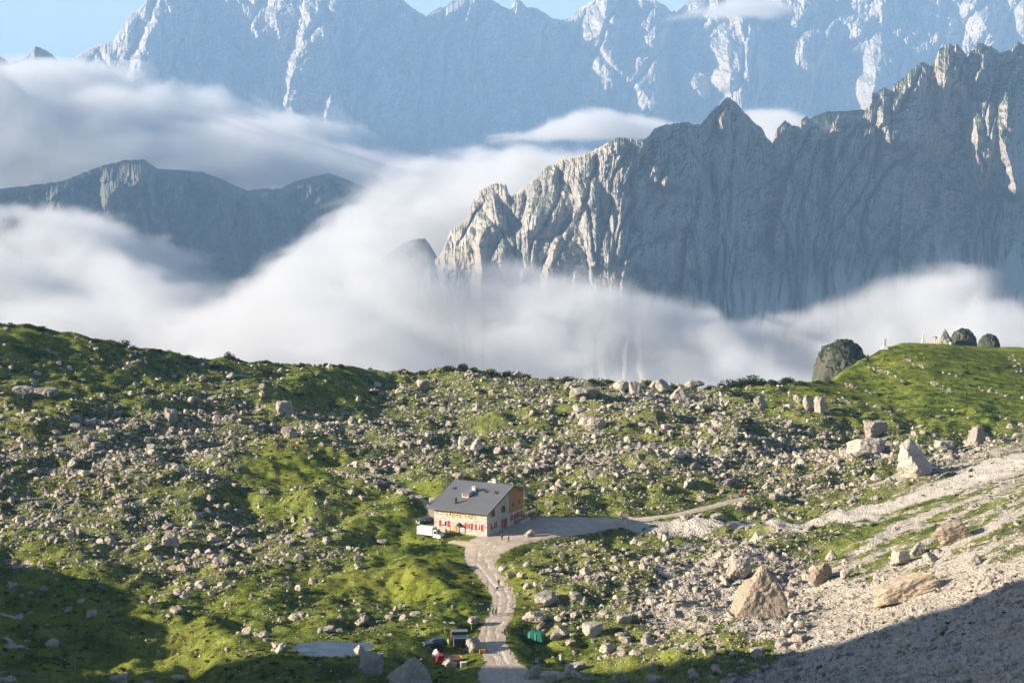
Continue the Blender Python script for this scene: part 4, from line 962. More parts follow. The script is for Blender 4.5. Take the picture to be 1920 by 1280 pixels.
# ------------------------------------------------------------------ builder of parts
class MB:
    def __init__(s): s.bm = bmesh.new()
    def box(s, lo, hi, bev=0.0, taper=None):
        x0, y0, z0 = lo; x1, y1, z1 = hi
        vs = [s.bm.verts.new(v) for v in ((x0,y0,z0),(x1,y0,z0),(x1,y1,z0),(x0,y1,z0),(x0,y0,z1),(x1,y0,z1),(x1,y1,z1),(x0,y1,z1))]
        if taper:
            cxx, cy_ = (x0 + x1) / 2, (y0 + y1) / 2
            for v in vs[4:]: v.co.x = cxx + (v.co.x - cxx) * taper[0]; v.co.y = cy_ + (v.co.y - cy_) * taper[1]
        fs = [s.bm.faces.new([vs[i] for i in f]) for f in ((0,3,2,1),(4,5,6,7),(0,1,5,4),(1,2,6,5),(2,3,7,6),(3,0,4,7))]
        if bev: bmesh.ops.bevel(s.bm, geom=list({e for f in fs for e in f.edges}), offset=bev, segments=2, affect='EDGES', profile=.6)
        return s
    def prism(s, prof, axis, a, b):
        """a closed 2-D outline pushed from a to b along an axis ('x' outline is (y, z), 'y' outline is (x, z))"""
        mk = (lambda p, t: (t, p[0], p[1])) if axis == 'x' else (lambda p, t: (p[0], t, p[1])) if axis == 'y' else (lambda p, t: (p[0], p[1], t))
        A = [s.bm.verts.new(mk(p, a)) for p in prof]; B = [s.bm.verts.new(mk(p, b)) for p in prof]; n = len(prof)
        s.bm.faces.new(A); s.bm.faces.new(B[::-1])
        for i in range(n): s.bm.faces.new((A[i], B[i], B[(i + 1) % n], A[(i + 1) % n]))
        return s
    def tube(s, pts, r0, r1=None, seg=8): tube(s.bm, pts, r0, r0 if r1 is None else r1, seg); return s
    def quad(s, *P): s.bm.faces.new([s.bm.verts.new(p) for p in P]); return s
    def sphere(s, c, r, sub=2, sc=(1, 1, 1)):
        q = bmesh.ops.create_icosphere(s.bm, subdivisions=sub, radius=r)
        for v in q['verts']: v.co = Vector((v.co.x * sc[0] + c[0], v.co.y * sc[1] + c[1], v.co.z * sc[2] + c[2]))
        return s
    def build(s, name, m, parent=None, smooth=False, label=None):
        bmesh.ops.recalc_face_normals(s.bm, faces=s.bm.faces)
        me = bpy.data.meshes.new(name); s.bm.to_mesh(me); s.bm.free()
        if smooth: me.polygons.foreach_set('use_smooth', np.ones(len(me.polygons), bool))
        o = link(name, me, m, parent)
        if label: o['label'] = label
        return o
def paint(name, col, rough=.45, spec=.4, metal=0, var=.12, sc=3.0):
    m, nt, out = mat(name); N = NT(nt); p = N.coord('Object')
    n1 = N.noise(p, sc, 4, .65)
    c = N.mix(N.ramp(n1, .35, .7, 0, 1), tuple(v * (1 - var) for v in col), tuple(min(1, v * (1 + var)) for v in col))
    return surf(m, out, nt, N.bsdf(c, rough, spec, N.bump(n1, .12, .02), metal))
def wood(name, a, b, along='Z', board=.16):
    m, nt, out = mat(name); N = NT(nt); p = N.coord('Object')
    sc = {'Z': (1, 1, .08), 'X': (.08, 1, 1), 'Y': (1, .08, 1)}[along]
    n1 = N.noise(N.scale(p, sc), 7, 5, .65)
    s = N.n('ShaderNodeSeparateXYZ'); N.put(s.inputs[0], p)
    q = N.math('ADD', s.outputs[0], s.outputs[1]) if along == 'Z' else s.outputs[2]
    fr = N.math('FRACT', N.math('DIVIDE', q, board)); gap = N.math('LESS_THAN', fr, .09)
    fl = N.math('FLOOR', N.math('DIVIDE', q, board)); wnz = N.n('ShaderNodeTexWhiteNoise', noise_dimensions='1D'); N.put(wnz.inputs['W'], fl)
    c = N.mix(N.math('MULTIPLY_ADD', wnz.outputs[0], .5, N.math('MULTIPLY', n1, .5)), a, b)
    c = N.mix(gap, c, tuple(v * .3 for v in a))
    return surf(m, out, nt, N.bsdf(c, .75, .2, N.bump(N.math('SUBTRACT', n1, gap), .4, .02)))
def stone_wall():
    m, nt, out = mat('rubble_masonry'); N = NT(nt); p = N.coord('Object')
    w = N.n('ShaderNodeVectorMath', operation='ADD'); N.put(w.inputs[0], N.scale(p, (1, 1, 1.45)))
    nz = N.noise(p, 1.5, 2, .5, out=1); ws = N.n('ShaderNodeVectorMath', operation='SCALE'); N.put(ws.inputs[0], nz); ws.inputs['Scale'].default_value = .25; N.put(w.inputs[1], ws.outputs[0])
    v = N.voro(w.outputs[0], 2.5, out='Color'); e = N.voro(w.outputs[0], 2.5, 'DISTANCE_TO_EDGE')
    s = N.n('ShaderNodeSeparateColor'); N.put(s.inputs[0], v)
    c = N.mix(s.outputs[0], (.46, .41, .335), (.64, .59, .50)); c = N.mix(N.math('LESS_THAN', s.outputs[1], .10), c, (.43, .33, .22))
    c = N.mix(N.math('GREATER_THAN', s.outputs[2], .94), c, (.24, .215, .185))
    c = N.mix(N.ramp(e, .02, .07, 1, 0), c, (.50, .47, .41))
    n2 = N.noise(p, 9, 4, .7); c = N.mix(N.ramp(n2, .5, .8, 0, .4), c, (.25, .22, .18))
    return surf(m, out, nt, N.bsdf(c, .92, .1, N.bump(N.math('ADD', N.ramp(e, 0, .12), N.math('MULTIPLY', n2, .3)), .8, .07)))
def plain(name, col, rough=.6, spec=.3, metal=0):
    m, nt, out = mat(name); N = NT(nt)
    n1 = N.noise(N.coord('Object'), 5, 3, .6)
    return surf(m, out, nt, N.bsdf(N.mix(n1, tuple(v * .85 for v in col), tuple(min(1, v * 1.15) for v in col)), rough, spec, None, metal))
M_STONE = stone_wall()
M_ROOF = paint('sheet_metal_roof', (.195, .20, .205), .5, .4, .0, .12, .6)
M_SEAM = paint('roof_seam', (.11, .115, .12), .5, .4, 0)
M_RED = paint('red_shutter_paint', (.42, .022, .018), .5)
M_ORANGE = wood('orange_shutter_wood', (.62, .26, .035), (.74, .36, .06), 'Z', .12)
M_BRWOOD = wood('brown_wood', (.20, .085, .035), (.30, .14, .06), 'Z', .12)
M_LARCH = wood('larch_cladding', (.36, .165, .06), (.52, .27, .11), 'Z', .22)
M_LIGHTW = wood('pale_wood', (.50, .32, .16), (.62, .42, .23), 'Z', .2)
M_GREYW = wood('grey_wood', (.20, .165, .13), (.30, .25, .20), 'Z', .2)
M_GLASS = plain('window_glass', (.03, .035, .04), .08, .6)
M_WHITE = paint('white_paint', (.74, .74, .73), .4, .4, 0, .05)
M_CANVAS = paint('white_canvas', (.66, .66, .65), .8, .1, 0, .08, 1.2)
M_CURTAIN = plain('curtain_cloth', (.62, .60, .55), .9, .05)
M_BLACK = plain('black_plastic', (.018, .018, .02), .5, .3)
M_RUBBER = plain('rubber', (.02, .02, .02), .85, .1)
M_STEEL = plain('steel', (.42, .43, .44), .4, .5, .7)
M_CHIM = paint('whitewashed_chimney', (.62, .58, .52), .8, .1)
M_CONC = paint('concrete', (.42, .39, .35), .9, .1, 0, .15, 2)
M_NAVY = paint('dark_blue_car_paint', (.022, .032, .055), .22, .6, .2, .05)
M_TBLACK = paint('black_trailer_panel', (.014, .013, .015), .5, .35, 0, .2)
M_TROOF = paint('grey_trailer_roof', (.16, .17, .19), .55, .35)
M_TRED = paint('red_truck_paint', (.40, .018, .018), .35, .5)
M_TARP = paint('green_tarpaulin', (.012, .125, .085), .38, .5, 0, .3, 1.5)
M_AMBER = plain('orange_lens', (.7, .25, .03), .2, .5)
M_LAMP = plain('headlight_lens', (.55, .56, .58), .1, .6)
M_LIGHTGREY = paint('light_grey_paint', (.42, .45, .47), .5, .4)

# ------------------------------------------------------------------ the stone hut
TH = math.atan2(-.44, .898)
HUT = thing('stone_hut', 'two-storey stone mountain hut with grey sheet-metal roof and red and orange shutters', 'hut', (HX, HY, 0), TH)
LF, LG, HE, RA = 14.2, 19.6, 5.9, math.tan(math.radians(17.5))
RIDGE = .655 * LG; HR = HE + RIDGE * RA; RB = math.tan(math.radians(16.5)); HB = HR - (LG - RIDGE) * RB
w = MB()
prof_ = [(0, -.6), (LG, -.6), (LG, HB), (RIDGE, HR), (0, HE)]
w.prism(prof_, 'x', -LF, 0); w.build('wall', M_STONE, HUT)
MB().box((-LF - .12, -.12, -.4), (.14, LG + .12, .22), .04).build('plinth', M_CONC, HUT)
# roof: two slabs with overhangs and standing seams
def roofz(y): return HE + y * RA if y <= RIDGE else HR - (y - RIDGE) * RB
OF, OS, OB, TK = 1.15, .95, 1.0, .22
X0, X1 = -LF - 1.2, OS
rf = MB()
rf.prism([(-OF, roofz(0) - OF * RA + .06), (RIDGE, HR + .06), (LG + OB, HB - OB * RB + .06), (LG + OB, HB - OB * RB + .06 + TK), (RIDGE, HR + .06 + TK), (-OF, HE - OF * RA + .06 + TK)], 'x', X0, X1)
ROOF = rf.build('roof', M_ROOF, HUT)
sm_ = MB()
for k in range(25):
    xx = X0 + .05 + (X1 - X0 - .1) * k / 24
    sm_.prism([(-OF - .01, HE - OF * RA + .06 + TK - .01), (RIDGE, HR + .06 + TK - .01), (RIDGE, HR + .06 + TK + .07), (-OF - .01, HE - OF * RA + .06 + TK + .07)], 'x', xx - .035, xx + .035)
    sm_.prism([(RIDGE, HR + .06 + TK - .01), (LG + OB + .01, HB - OB * RB + .06 + TK - .01), (LG + OB + .01, HB - OB * RB + .06 + TK + .07), (RIDGE, HR + .06 + TK + .07)], 'x', xx - .035, xx + .035)
sm_.build('standing_seam', M_SEAM, ROOF)
MB().prism([(-OF - .12, HE - OF * RA + .0), (-OF - .005, HE - OF * RA + .0), (-OF - .005, HE - OF * RA + .27), (-OF - .12, HE - OF * RA + .27)], 'x', X0, X1).build('gutter', M_SEAM, ROOF)
fa = MB()
for xa, xb in ((X1 + .003, X1 + .05),):
    fa.prism([(RIDGE, HR - .12), (LG + OB, HB - OB * RB - .12), (LG + OB, HB - OB * RB + .07), (RIDGE, HR + .07)], 'x', xa, xb)
    fa.prism([(-OF, HE - OF * RA - .08), (RIDGE, HR - .10), (RIDGE, HR + .07), (-OF, HE - OF * RA + .07)], 'x', xa, xb)
fa.build('bargeboard', M_BRWOOD, ROOF)
# larch cladding on the upper right of the gable
c0 = .605 * LG
MB().prism([(c0, 3.35), (LG + .06, 3.35), (LG + .06, roofz(LG) + .05), (RIDGE, HR + .05), (c0, roofz(c0) + .05)], 'x', .004, .09).build('cladding', M_LARCH, HUT, label='orange-brown larch boarding on the upper gable')
def window(wall, a, z0, z1, wd, shut=None, sw=.55, frame=M_WHITE, curtain=False, mull=1, shl=True, shr=True):
    """a: distance of the window's middle along the wall (front: from the left end, gable: from the corner)"""
    if wall == 'f': tr = lambda u, o, z: (-LF + u, -o, z)
    else: tr = lambda u, o, z: (o, u, z)
    def bx(mb, u0, u1, o0, o1, za, zb):
        p, q = tr(u0, o0, za), tr(u1, o1, zb)
        mb.box(tuple(min(p[i], q[i]) for i in range(3)), tuple(max(p[i], q[i]) for i in range(3)))
    base = .09 if frame is M_LIGHTW else 0.0
    u0, u1 = a - wd / 2, a + wd / 2
    f = MB(); t = .09
    bx(f, u0, u1, base + .005, base + .06, z1 - t, z1); bx(f, u0, u1, base + .005, base + .06, z0, z0 + t)
    bx(f, u0, u0 + t, base + .005, base + .06, z0 + t, z1 - t); bx(f, u1 - t, u1, base + .005, base + .06, z0 + t, z1 - t)
    for k in range(1, mull + 1):
        um = u0 + wd * k / (mull + 1); bx(f, um - .035, um + .035, base + .005, base + .05, z0 + t, z1 - t)
    W = f.build('window', frame, HUT)
    g = MB(); bx(g, u0 + .03, u1 - .03, base + .002, base + .018, z0 + .03, z1 - .03); g.build('pane', M_GLASS, W)
    if curtain:
        g = MB(); bx(g, u0 + .10, u0 + wd * .42, base + .019, base + .024, z0 + .35 * (z1 - z0), z1 - .1); g.build('curtain', M_CURTAIN, W)
    s_ = MB(); bx(s_, u0 - .08, u1 + .08, base + .003, base + .16, z0 - .1, z0 - .003); s_.build('sill', M_CONC, W)
    if shut:
        for on, e0, e1 in ((shl, u0 - sw - .02, u0 - .02), (shr, u1 + .02, u1 + sw + .02)):
            if on:
                h = MB(); bx(h, e0, e1, base + .02, base + .075, z0 - .03, z1 + .03); h.build('shutter', shut, HUT)
fr = LF / 793.0   # front wall: metres per step of the enlarged photo
def fw(zx): return (zx - 272) * fr
window('f', fw(515), 4.15, 5.42, .9, M_ORANGE, .50, curtain=True); window('f', fw(622), 4.15, 5.42, .85, M_ORANGE, .50, curtain=True)
window('f', fw(792), 4.15, 5.38, .85, M_ORANGE, .55, curtain=True)
window('f', fw(430), 1.45, 2.85, 1.45, M_RED, .72, mull=1, curtain=True)
window('f', fw(794), 1.42, 2.82, .9, M_RED, .62); window('f', fw(947), 1.38, 2.78, .9, M_RED, .62, curtain=True)
gr = LG / 547.0
def gw(zx): return (zx - 1065) * gr
window('g', gw(1162), 4.3, 5.85, 1.25, M_BRWOOD, .75, frame=M_BRWOOD, shr=False); window('g', gw(1318), 4.25, 5.85, 1.3, M_BRWOOD, .8, frame=M_BRWOOD, shr=False)
window('g', gw(1452), 4.45, 5.95, 1.35, None, frame=M_LIGHTW); window('g', gw(1548), 4.5, 5.95, 1.35, None, frame=M_LIGHTW)
window('g', gw(1165), 1.25, 2.75, 1.5, M_RED, .85, curtain=True); window('g', gw(1452), 1.2, 2.8, 1.1, M_RED, .6, shr=False); window('g', gw(1555), 1.2, 2.8, 1.2, M_RED, .95)
d = MB(); d.box((.004, gw(1310), .22), (.06, gw(1345), 2.5)); DO = d.build('door', M_BRWOOD, HUT)
MB().box((.062, gw(1340), 1.1), (.11, gw(1340) + .12, 1.2)).build('handle', M_STEEL, DO)
for e in (1290, 1352):
    MB().box((.01, gw(e) - .38, .5), (.065, gw(e) + .38, 2.75)).build('shutter', M_RED, HUT)
d = MB(); d.box((.004, gw(1484) - .6, .22), (.07, gw(1484) + .6, 2.6)); d.build('door', M_RED, HUT, label='wide dark red door on the gable side')
st_ = MB(); st_.box((.02, gw(1240), -.2), (1.5, gw(1420), .16)); st_.box((.02, gw(1280), .16), (.9, gw(1380), .3)); st_.build('doorstep', M_CONC, HUT)
# porch on the front: little roof, wooden vestibule
po = MB(); po.prism([(-1.5, 2.42), (-.02, 2.75), (-.02, 2.85), (-1.5, 2.52)], 'x', -LF + fw(548), -LF + fw(655)); PO = po.build('porch', M_LIGHTGREY, HUT)
for e in (556, 647): MB().box((-LF + fw(e) - .06, -1.4, 0), (-LF + fw(e) + .06, -1.28, 2.42)).build('post', M_GREYW, PO)
MB().box((-LF + fw(575), -.08, .2), (-LF + fw(618), -.004, 2.3)).build('door', M_ORANGE, HUT, label='orange wooden front door under the porch')
# dormer, chimneys, vent, skylights, found where the photo shows them on the roof plane
HM = Matrix.Translation((HX, HY, 0)) @ Matrix.Rotation(TH, 4, 'Z'); HMI = HM.inverted()
def on_roof(zx, zy, lift=.28):
    px, py = 780 + zx / 8.0, 880 + zy / 8.0
    a = HMI @ Vector((0, 0, CAMZ)); X_, Y_, Z_ = wpt(px, py, 600.0); b = HMI @ Vector((float(X_), 600.0, float(Z_)))
    # z = HE + y * RA + lift
    d_ = b - a; t = (HE + lift + a.y * RA - a.z) / (d_.z - d_.y * RA); return a + d_ * t
q0 = on_roof(690, 415); q1 = on_roof(790, 418)
dw = 1.75; dx0 = (q0.x + q1.x) / 2 - dw / 2; dy = q0.y; dz = q0.z; dh = 1.05
dm = MB(); rb = .10
ye = dy + (dh) / (RA - rb)
dm.prism([(dy, dz - .25), (dy, dz + dh), (ye, dz + dh + (ye - dy) * rb), (ye, dz + (ye - dy) * RA - .3)], 'x', dx0, dx0 + dw)
DM = dm.build('dormer', M_CHIM, HUT)
MB().prism([(dy - .25, dz + dh - .02), (ye + .3, dz + dh + (ye + .3 - dy) * rb), (ye + .3, dz + dh + (ye + .3 - dy) * rb + .1), (dy - .25, dz + dh + .1)], 'x', dx0 - .2, dx0 + dw + .2).build('dormer_roof', M_ROOF, DM)
g = MB()
for k in (0, 1): g.box((dx0 + .2 + k * .72, dy - .03, dz + .25), (dx0 + .82 + k * .72, dy - .003, dz + dh - .14))
g.build('dormer_window', M_BRWOOD, DM)
def chimney(zx, zy, sx, sy, h, m, cap, label=None):
    p = on_roof(zx, zy); c = MB().box((p.x - sx / 2, p.y - sy / 2, p.z - .5), (p.x + sx / 2, p.y + sy / 2, p.z + h)); C = c.build('chimney', m, HUT, label=label)
    if cap: MB().box((p.x - sx / 2 - .12, p.y - sy / 2 - .12, p.z + h + .16), (p.x + sx / 2 + .12, p.y + sy / 2 + .12, p.z + h + .28), .03).build('chimney_cap', M_CHIM if cap == 1 else M_STEEL, C); MB().box((p.x - sx / 2 + .1, p.y - sy / 2 + .1, p.z + h), (p.x + sx / 2 - .1, p.y + sy / 2 - .1, p.z + h + .16)).build('flue', M_BLACK, C)
chimney(872, 335, .85, .7, 1.1, M_CHIM, 1, 'whitewashed chimney beside the dormer')
chimney(600, 505, .45, .45, 1.35, M_BLACK, 0, 'dark metal vent pipe on the front slope')
cpx = on_roof(1165, 195); MB().box((cpx.x - .5, RIDGE + .35, HR - .6), (cpx.x + .45, RIDGE + 1.15, HR + 1.0)).build('chimney', M_CHIM, HUT, label='whitewashed chimney with metal cowl behind the ridge')
MB().box((cpx.x - .6, RIDGE + .25, HR + 1.003), (cpx.x + .55, RIDGE + 1.25, HR + 1.25), .08).build('cowl', M_STEEL, HUT)
for zx, zy in ((578, 285), (1045, 335), (1195, 350)):
    p = on_roof(zx, zy, .3); s_ = MB()
    s_.prism([(p.y - .55, p.z - .55 * RA), (p.y + .55, p.z + .55 * RA), (p.y + .55, p.z + .55 * RA + .14), (p.y - .55, p.z - .55 * RA + .14)], 'x', p.x - .42, p.x + .42); S = s_.build('skylight', M_SEAM, HUT)
    MB().prism([(p.y - .45, p.z - .45 * RA + .142), (p.y + .45, p.z + .45 * RA + .142), (p.y + .45, p.z + .45 * RA + .155), (p.y - .45, p.z - .45 * RA + .155)], 'x', p.x - .33, p.x + .33).build('pane', M_GLASS, S)

# ------------------------------------------------------------------ small things round the hut
def at(px, py, dz=0.0):
    x, y, z = gpt(px, py); return (x, y, z + dz)
def bench(name, px, py, rz, label, L=1.8, m=M_ORANGE, cat='table', grp=None):
    t = thing(name, label, cat, at(px, py), rz, grp)
    MB().box((-L / 2, -.38, .70), (L / 2, .38, .76), .01).build('tabletop', m, t)
    for s in (-1, 1):
        MB().box((-L / 2, s * .75 - .14, .42), (L / 2, s * .75 + .14, .46), .01).build('seat', m, t)
        MB().box((s * L * .36 - .05, -.75, .36), (s * L * .36 + .05, .75, .42)).box((s * L * .36 - .04, -.3, 0), (s * L * .36 + .04, -.2, .7)).box((s * L * .36 - .04, .2, 0), (s * L * .36 + .04, .3, .7)).build('leg', m, t)
bench('picnic_table', 844, 1001, TH, 'orange wooden picnic table by the front door of the hut', 2.6)
for k, (px, py, lab) in enumerate(((990, 966, 'grey picnic table on the terrace nearest the gable of the hut'), (1000, 961, 'grey picnic table furthest back on the hut terrace'), (1003, 972, 'grey picnic table at the front edge of the hut terrace'))):
    bench('picnic_table', px, py, TH + 1.57, lab, 2.0, M_GREYW, grp='terrace tables')
pl_ = thing('planter_wall', 'low dry-stone planter wall beside the terrace steps', 'wall', at(980, 979), TH)
MB().box((-.5, -2.2, -.3), (.5, 3.2, .8), .12).build('stonework', M_STONE, pl_)
MB().box((-.42, -2.0, .803), (.42, 3.0, .9), .05).build('soil', M_GREYW, pl_)
rl = thing('terrace_railing', 'dark wooden railing along the hut terrace', 'railing', at(984, 974), TH + 1.57)
for k in range(5): MB().box((k * 1.3 - .05, -.05, -.2), (k * 1.3 + .05, .05, 1.0)).build('post', M_BRWOOD, rl)
MB().box((-.1, -.06, 1.003), (5.35, .06, 1.09)).box((-.05, -.02, .5), (5.25, .02, .58)).build('rail', M_BRWOOD, rl)
sg = thing('sign_board', 'dark wooden notice board on two posts beside the track', 'sign', at(1172, 980), -.15)
MB().box((-.75, -.06, 1.0), (.75, .04, 2.35), .02).build('panel', M_GREYW, sg)
MB().box((-.82, -.09, 2.353), (.82, .07, 2.43)).build('top_rail', M_BRWOOD, sg)
for s in (-1, 1): MB().box((s * .62 - .06, .042, -.3), (s * .62 + .06, .16, 2.35)).build('post', M_GREYW, sg)
ms = thing('mast', 'thin steel mast standing behind the roof of the hut', 'mast', at(838, 922))
MB().tube([(0, 0, -.3), (0, 0, 5.6)], .06, .035).build('pole', M_STEEL, ms); MB().box((-.25, -.03, 5.3), (.25, .03, 5.36)).build('crossbar', M_STEEL, ms)
def stake(px, py, h, label, m=M_LIGHTW, r=.045):
    t = thing('wooden_stake', label, 'post', at(px, py), 0, 'stakes beside the track'); s = t.location.y / FPX
    MB().tube([(0, 0, -.2), (.02, 0, h * s)], r, r * .9, 6).build('shaft', m, t); MB().tube([(.02, 0, h * s), (.02, 0, h * s + .06)], r * .9, r * .3, 6).build('tip', m, t)
for a in ((1139, 986, 14, 'thin steel post at the edge of the yard left of the sign board', M_STEEL), (786, 989, 17, 'pale stake standing behind the white box van'), (791, 1014, 9, 'short white stake in the grass before the van rear wheel'), (829, 1016, 9, 'short white stake in the grass before the van nose'),
          (803, 1191, 12, 'pale stake beside the pointed grey stone left of the trailer'), (812, 1187, 9, 'shorter pale stake between stone and trailer'), (834, 1184, 10, 'pale stake just behind the black trailer'), (884, 1183, 12, 'pale stake right of the black trailer by the track'), (827, 1222, 16, 'brown post behind the cab of the red truck', M_BRWOOD), (1078, 942, 12, 'pale post among stones behind the yard'), (1083, 941, 11, 'second pale post among stones behind the yard')):
    stake(*a)
mk = thing('marker_stone', 'white round-topped marker stone beside the track bend', 'marker', at(1051, 1239))
MB().tube([(0, 0, -.2), (0, 0, .85), (0, 0, .98)], .2, .17, 10).build('shaft', M_WHITE, mk); MB().sphere((0, 0, .97), .175, 2, (1, 1, .7)).build('cap', M_WHITE, mk, True)
# two monuments on the green hill
mo = thing('stone_monument', 'stepped stone monument with square pillar on the shoulder of the hill', 'monument', at(1659, 655))
s = mo.location.y / FPX
MB().box((-7 * s, -7 * s, -1), (7 * s, 7 * s, 2.5 * s), 0, (.8, .8)).box((-4.6 * s, -4.6 * s, 2.5 * s + .003), (4.6 * s, 4.6 * s, 7 * s), 0, (.6, .6)).build('plinth', M_CHIM, mo)
MB().box((-2.1 * s, -2.1 * s, 7 * s + .003), (2.1 * s, 2.1 * s, 20 * s), .05, (.9, .9)).build('pillar', M_CONC, mo)
ob = thing('stone_obelisk', 'slender pale obelisk on top of the green hill', 'monument', at(1731, 644))
s = ob.location.y / FPX
MB().box((-3.6 * s, -3.6 * s, -1), (3.6 * s, 3.6 * s, 2.5 * s), .05).build('plinth', M_CHIM, ob)
MB().box((-2.7 * s, -2.7 * s, 2.5 * s + .003), (2.7 * s, 2.7 * s, 19 * s), 0, (.28, .28)).build('shaft', M_CHIM, ob)
# dry-stone retaining wall along the mound
def mat_copy(o, loc, rz=0):
    c = o.copy(); COL.objects.link(c); c.location = loc; c.rotation_euler = (0, 0, rz); return c
# ------------------------------------------------------------------ vehicles (each faces +x)
def wheel(parent, x, y, r, w=.2, side=1, rim=M_STEEL):
    t = MB(); seg = 18
    ring = lambda rr, yy: [t.bm.verts.new((x + rr * math.cos(2 * math.pi * k / seg), yy, r + rr * math.sin(2 * math.pi * k / seg))) for k in range(seg)]
    R = [ring(a, b) for a, b in ((r * .6, y - w / 2), (r * .95, y - w / 2), (r, y - w * .3), (r, y + w * .3), (r * .95, y + w / 2), (r * .6, y + w / 2))]
    for A, B in zip(R, R[1:] + R[:1]):
        for k in range(seg): t.bm.faces.new((A[k], A[(k + 1) % seg], B[(k + 1) % seg], B[k]))
    W = t.build('wheel', M_RUBBER, parent)
    h = MB(); o = y + side * w * .32
    ys = sorted((o, o - side * .06))
    h.bm.faces.ensure_lookup_table() if False else None
    pr = [(x + r * .62 * math.cos(2 * math.pi * k / 14), r + r * .62 * math.sin(2 * math.pi * k / 14)) for k in range(14)]
    h.prism(pr, 'y', ys[0], ys[1]); h.build('rim', rim, W)
def car_body(parent, prof, wid, m, tuck=.82, zwaist=.95, name='body'):
    """side outline lofted over the width; the part above the waist leans inwards"""
    b = MB(); n = len(prof); cols = []
    for f in (-1, -.94, .94, 1):
        col = []
        for x, z in prof:
            k = 1.0 if z <= zwaist else 1 - (1 - tuck) * (z - zwaist) / (max(p[1] for p in prof) - zwaist)
            sh = 1.0 if abs(f) < .99 else .985
            col.append(b.bm.verts.new((x * (1 if abs(f) < .99 else .992), f * wid / 2 * k, .25 + (z - .25) * sh)))
        cols.append(col)
    for A, B in zip(cols[:-1], cols[1:]):
        for i in range(n): b.bm.faces.new((A[i], A[(i + 1) % n], B[(i + 1) % n], B[i]))
    b.bm.faces.new(cols[0]); b.bm.faces.new(cols[-1][::-1])
    return b.build(name, m, parent)
def glass(parent, pts, name='window', m=M_GLASS):
    b = MB(); b.quad(*pts); o = b.build(name, m, parent); md = o.modifiers.new('t', 'SOLIDIFY'); md.thickness = .03; md.offset = 0; return o
def suv(name, label, px, py, rz, m, L=4.5, W=1.82, H=1.68):
    t = thing(name, label, 'car', at(px, py), rz)
    P = [(-2.2, .35), (2.2, .35), (2.25, .62), (2.12, .88), (1.05, 1.02), (.35, 1.60), (-.3, H), (-1.55, H - .04), (-2.12, 1.05), (-2.24, .8)]
    k = L / 4.5; P = [(x * k, z) for x, z in P]
    car_body(t, P, W, m, .78, 1.0)
    for s in (-1, 1):
        y = s * W / 2; q = lambda z: s * (W / 2 * (1 - .22 * max(0, z - 1.0) / (H - 1.0)) + .006)
        glass(t, [(.88 * k, q(1.06), 1.06), (-.1 * k, q(1.06), 1.06), (-.1 * k, q(1.55), 1.55), (.36 * k, q(1.54), 1.54)], 'side_window')
        glass(t, [(-.16 * k, q(1.06), 1.06), (-1.85 * k, q(1.08), 1.08), (-1.5 * k, q(1.55), 1.55), (-.16 * k, q(1.55), 1.55)], 'side_window')
        for x in (1.4 * k, -1.38 * k): wheel(t, x, s * (W / 2 - .1), .35, .22, s)
        MB().box((2.06 * k, s * W * .36 - .2, .68), (2.2 * k + .02, s * W * .36 + .2, .84), .03).build('headlight', M_LAMP, t)
        MB().box((-2.24 * k - .01, s * W * .40 - .12, .8), (-2.1 * k, s * W * .40 + .12, 1.02), .03).build('tail_light', M_TRED, t)
        MB().box((.62 * k, s * (W / 2 + .02) - .09, 1.02), (.8 * k, s * (W / 2 + .02) + .09, 1.17), .03).build('mirror', M_LAMP if m is M_NAVY else M_BLACK, t)
    glass(t, [(1.02 * k, -.72, 1.06), (1.02 * k, .72, 1.06), (.40 * k, .62, 1.575), (.40 * k, -.62, 1.575)], 'windscreen')
    glass(t, [(-2.10 * k, -.68, 1.1), (-2.10 * k, .68, 1.1), (-1.64 * k, .6, 1.58), (-1.64 * k, -.6, 1.58)], 'rear_window')
    MB().box((2.16 * k, -.8, .36), (2.29 * k, .8, .58), .05).build('bumper', M_LIGHTGREY, t)
    for s in (-1, 1): MB().tube([(-1.4 * k, s * .62, H + .0), (-1.3 * k, s * .62, H + .07), (.0, s * .62, H + .07), (.1, s * .62, H)], .02, .02, 6).build('roof_rail', M_STEEL, t)
    return t
suv('parked_car', 'dark blue estate car hitched to the black trailer on the grass', 816, 1213, 3.14 + .22, M_NAVY, 4.6)
suv('parked_car', 'dark blue car half hidden behind the corner of the hut', 797, 982, 3.14 + .62, M_NAVY, 4.3)
# the white van with a canvas box
v = thing('box_van', 'white delivery van with a canvas-covered box parked before the hut', 'van', at(808, 1008), -.52)
car_body(v, [(1.15, .45), (3.25, .45), (3.3, .8), (3.15, 1.1), (2.55, 1.32), (1.95, 2.12), (1.75, 2.2), (1.15, 2.2)], 1.95, M_WHITE, .86, 1.2, 'cab')
MB().box((-3.3, -.5, .5), (1.14, .5, .7)).build('chassis', M_BLACK, v)
MB().box((-3.35, -1.05, .78), (1.08, 1.05, .98), .02).build('bed', M_LIGHTGREY, v)
cv = MB(); cv.prism([(-1.03, .983), (1.03, .983), (1.03, 2.55), (.85, 2.72), (-.85, 2.72), (-1.03, 2.55)], 'x', -3.3, 1.02); cv.build('canvas_cover', M_CANVAS, v)
glass(v, [(2.52, -.78, 1.36), (2.52, .78, 1.36), (2.0, .72, 2.08), (2.0, -.72, 2.08)], 'windscreen')
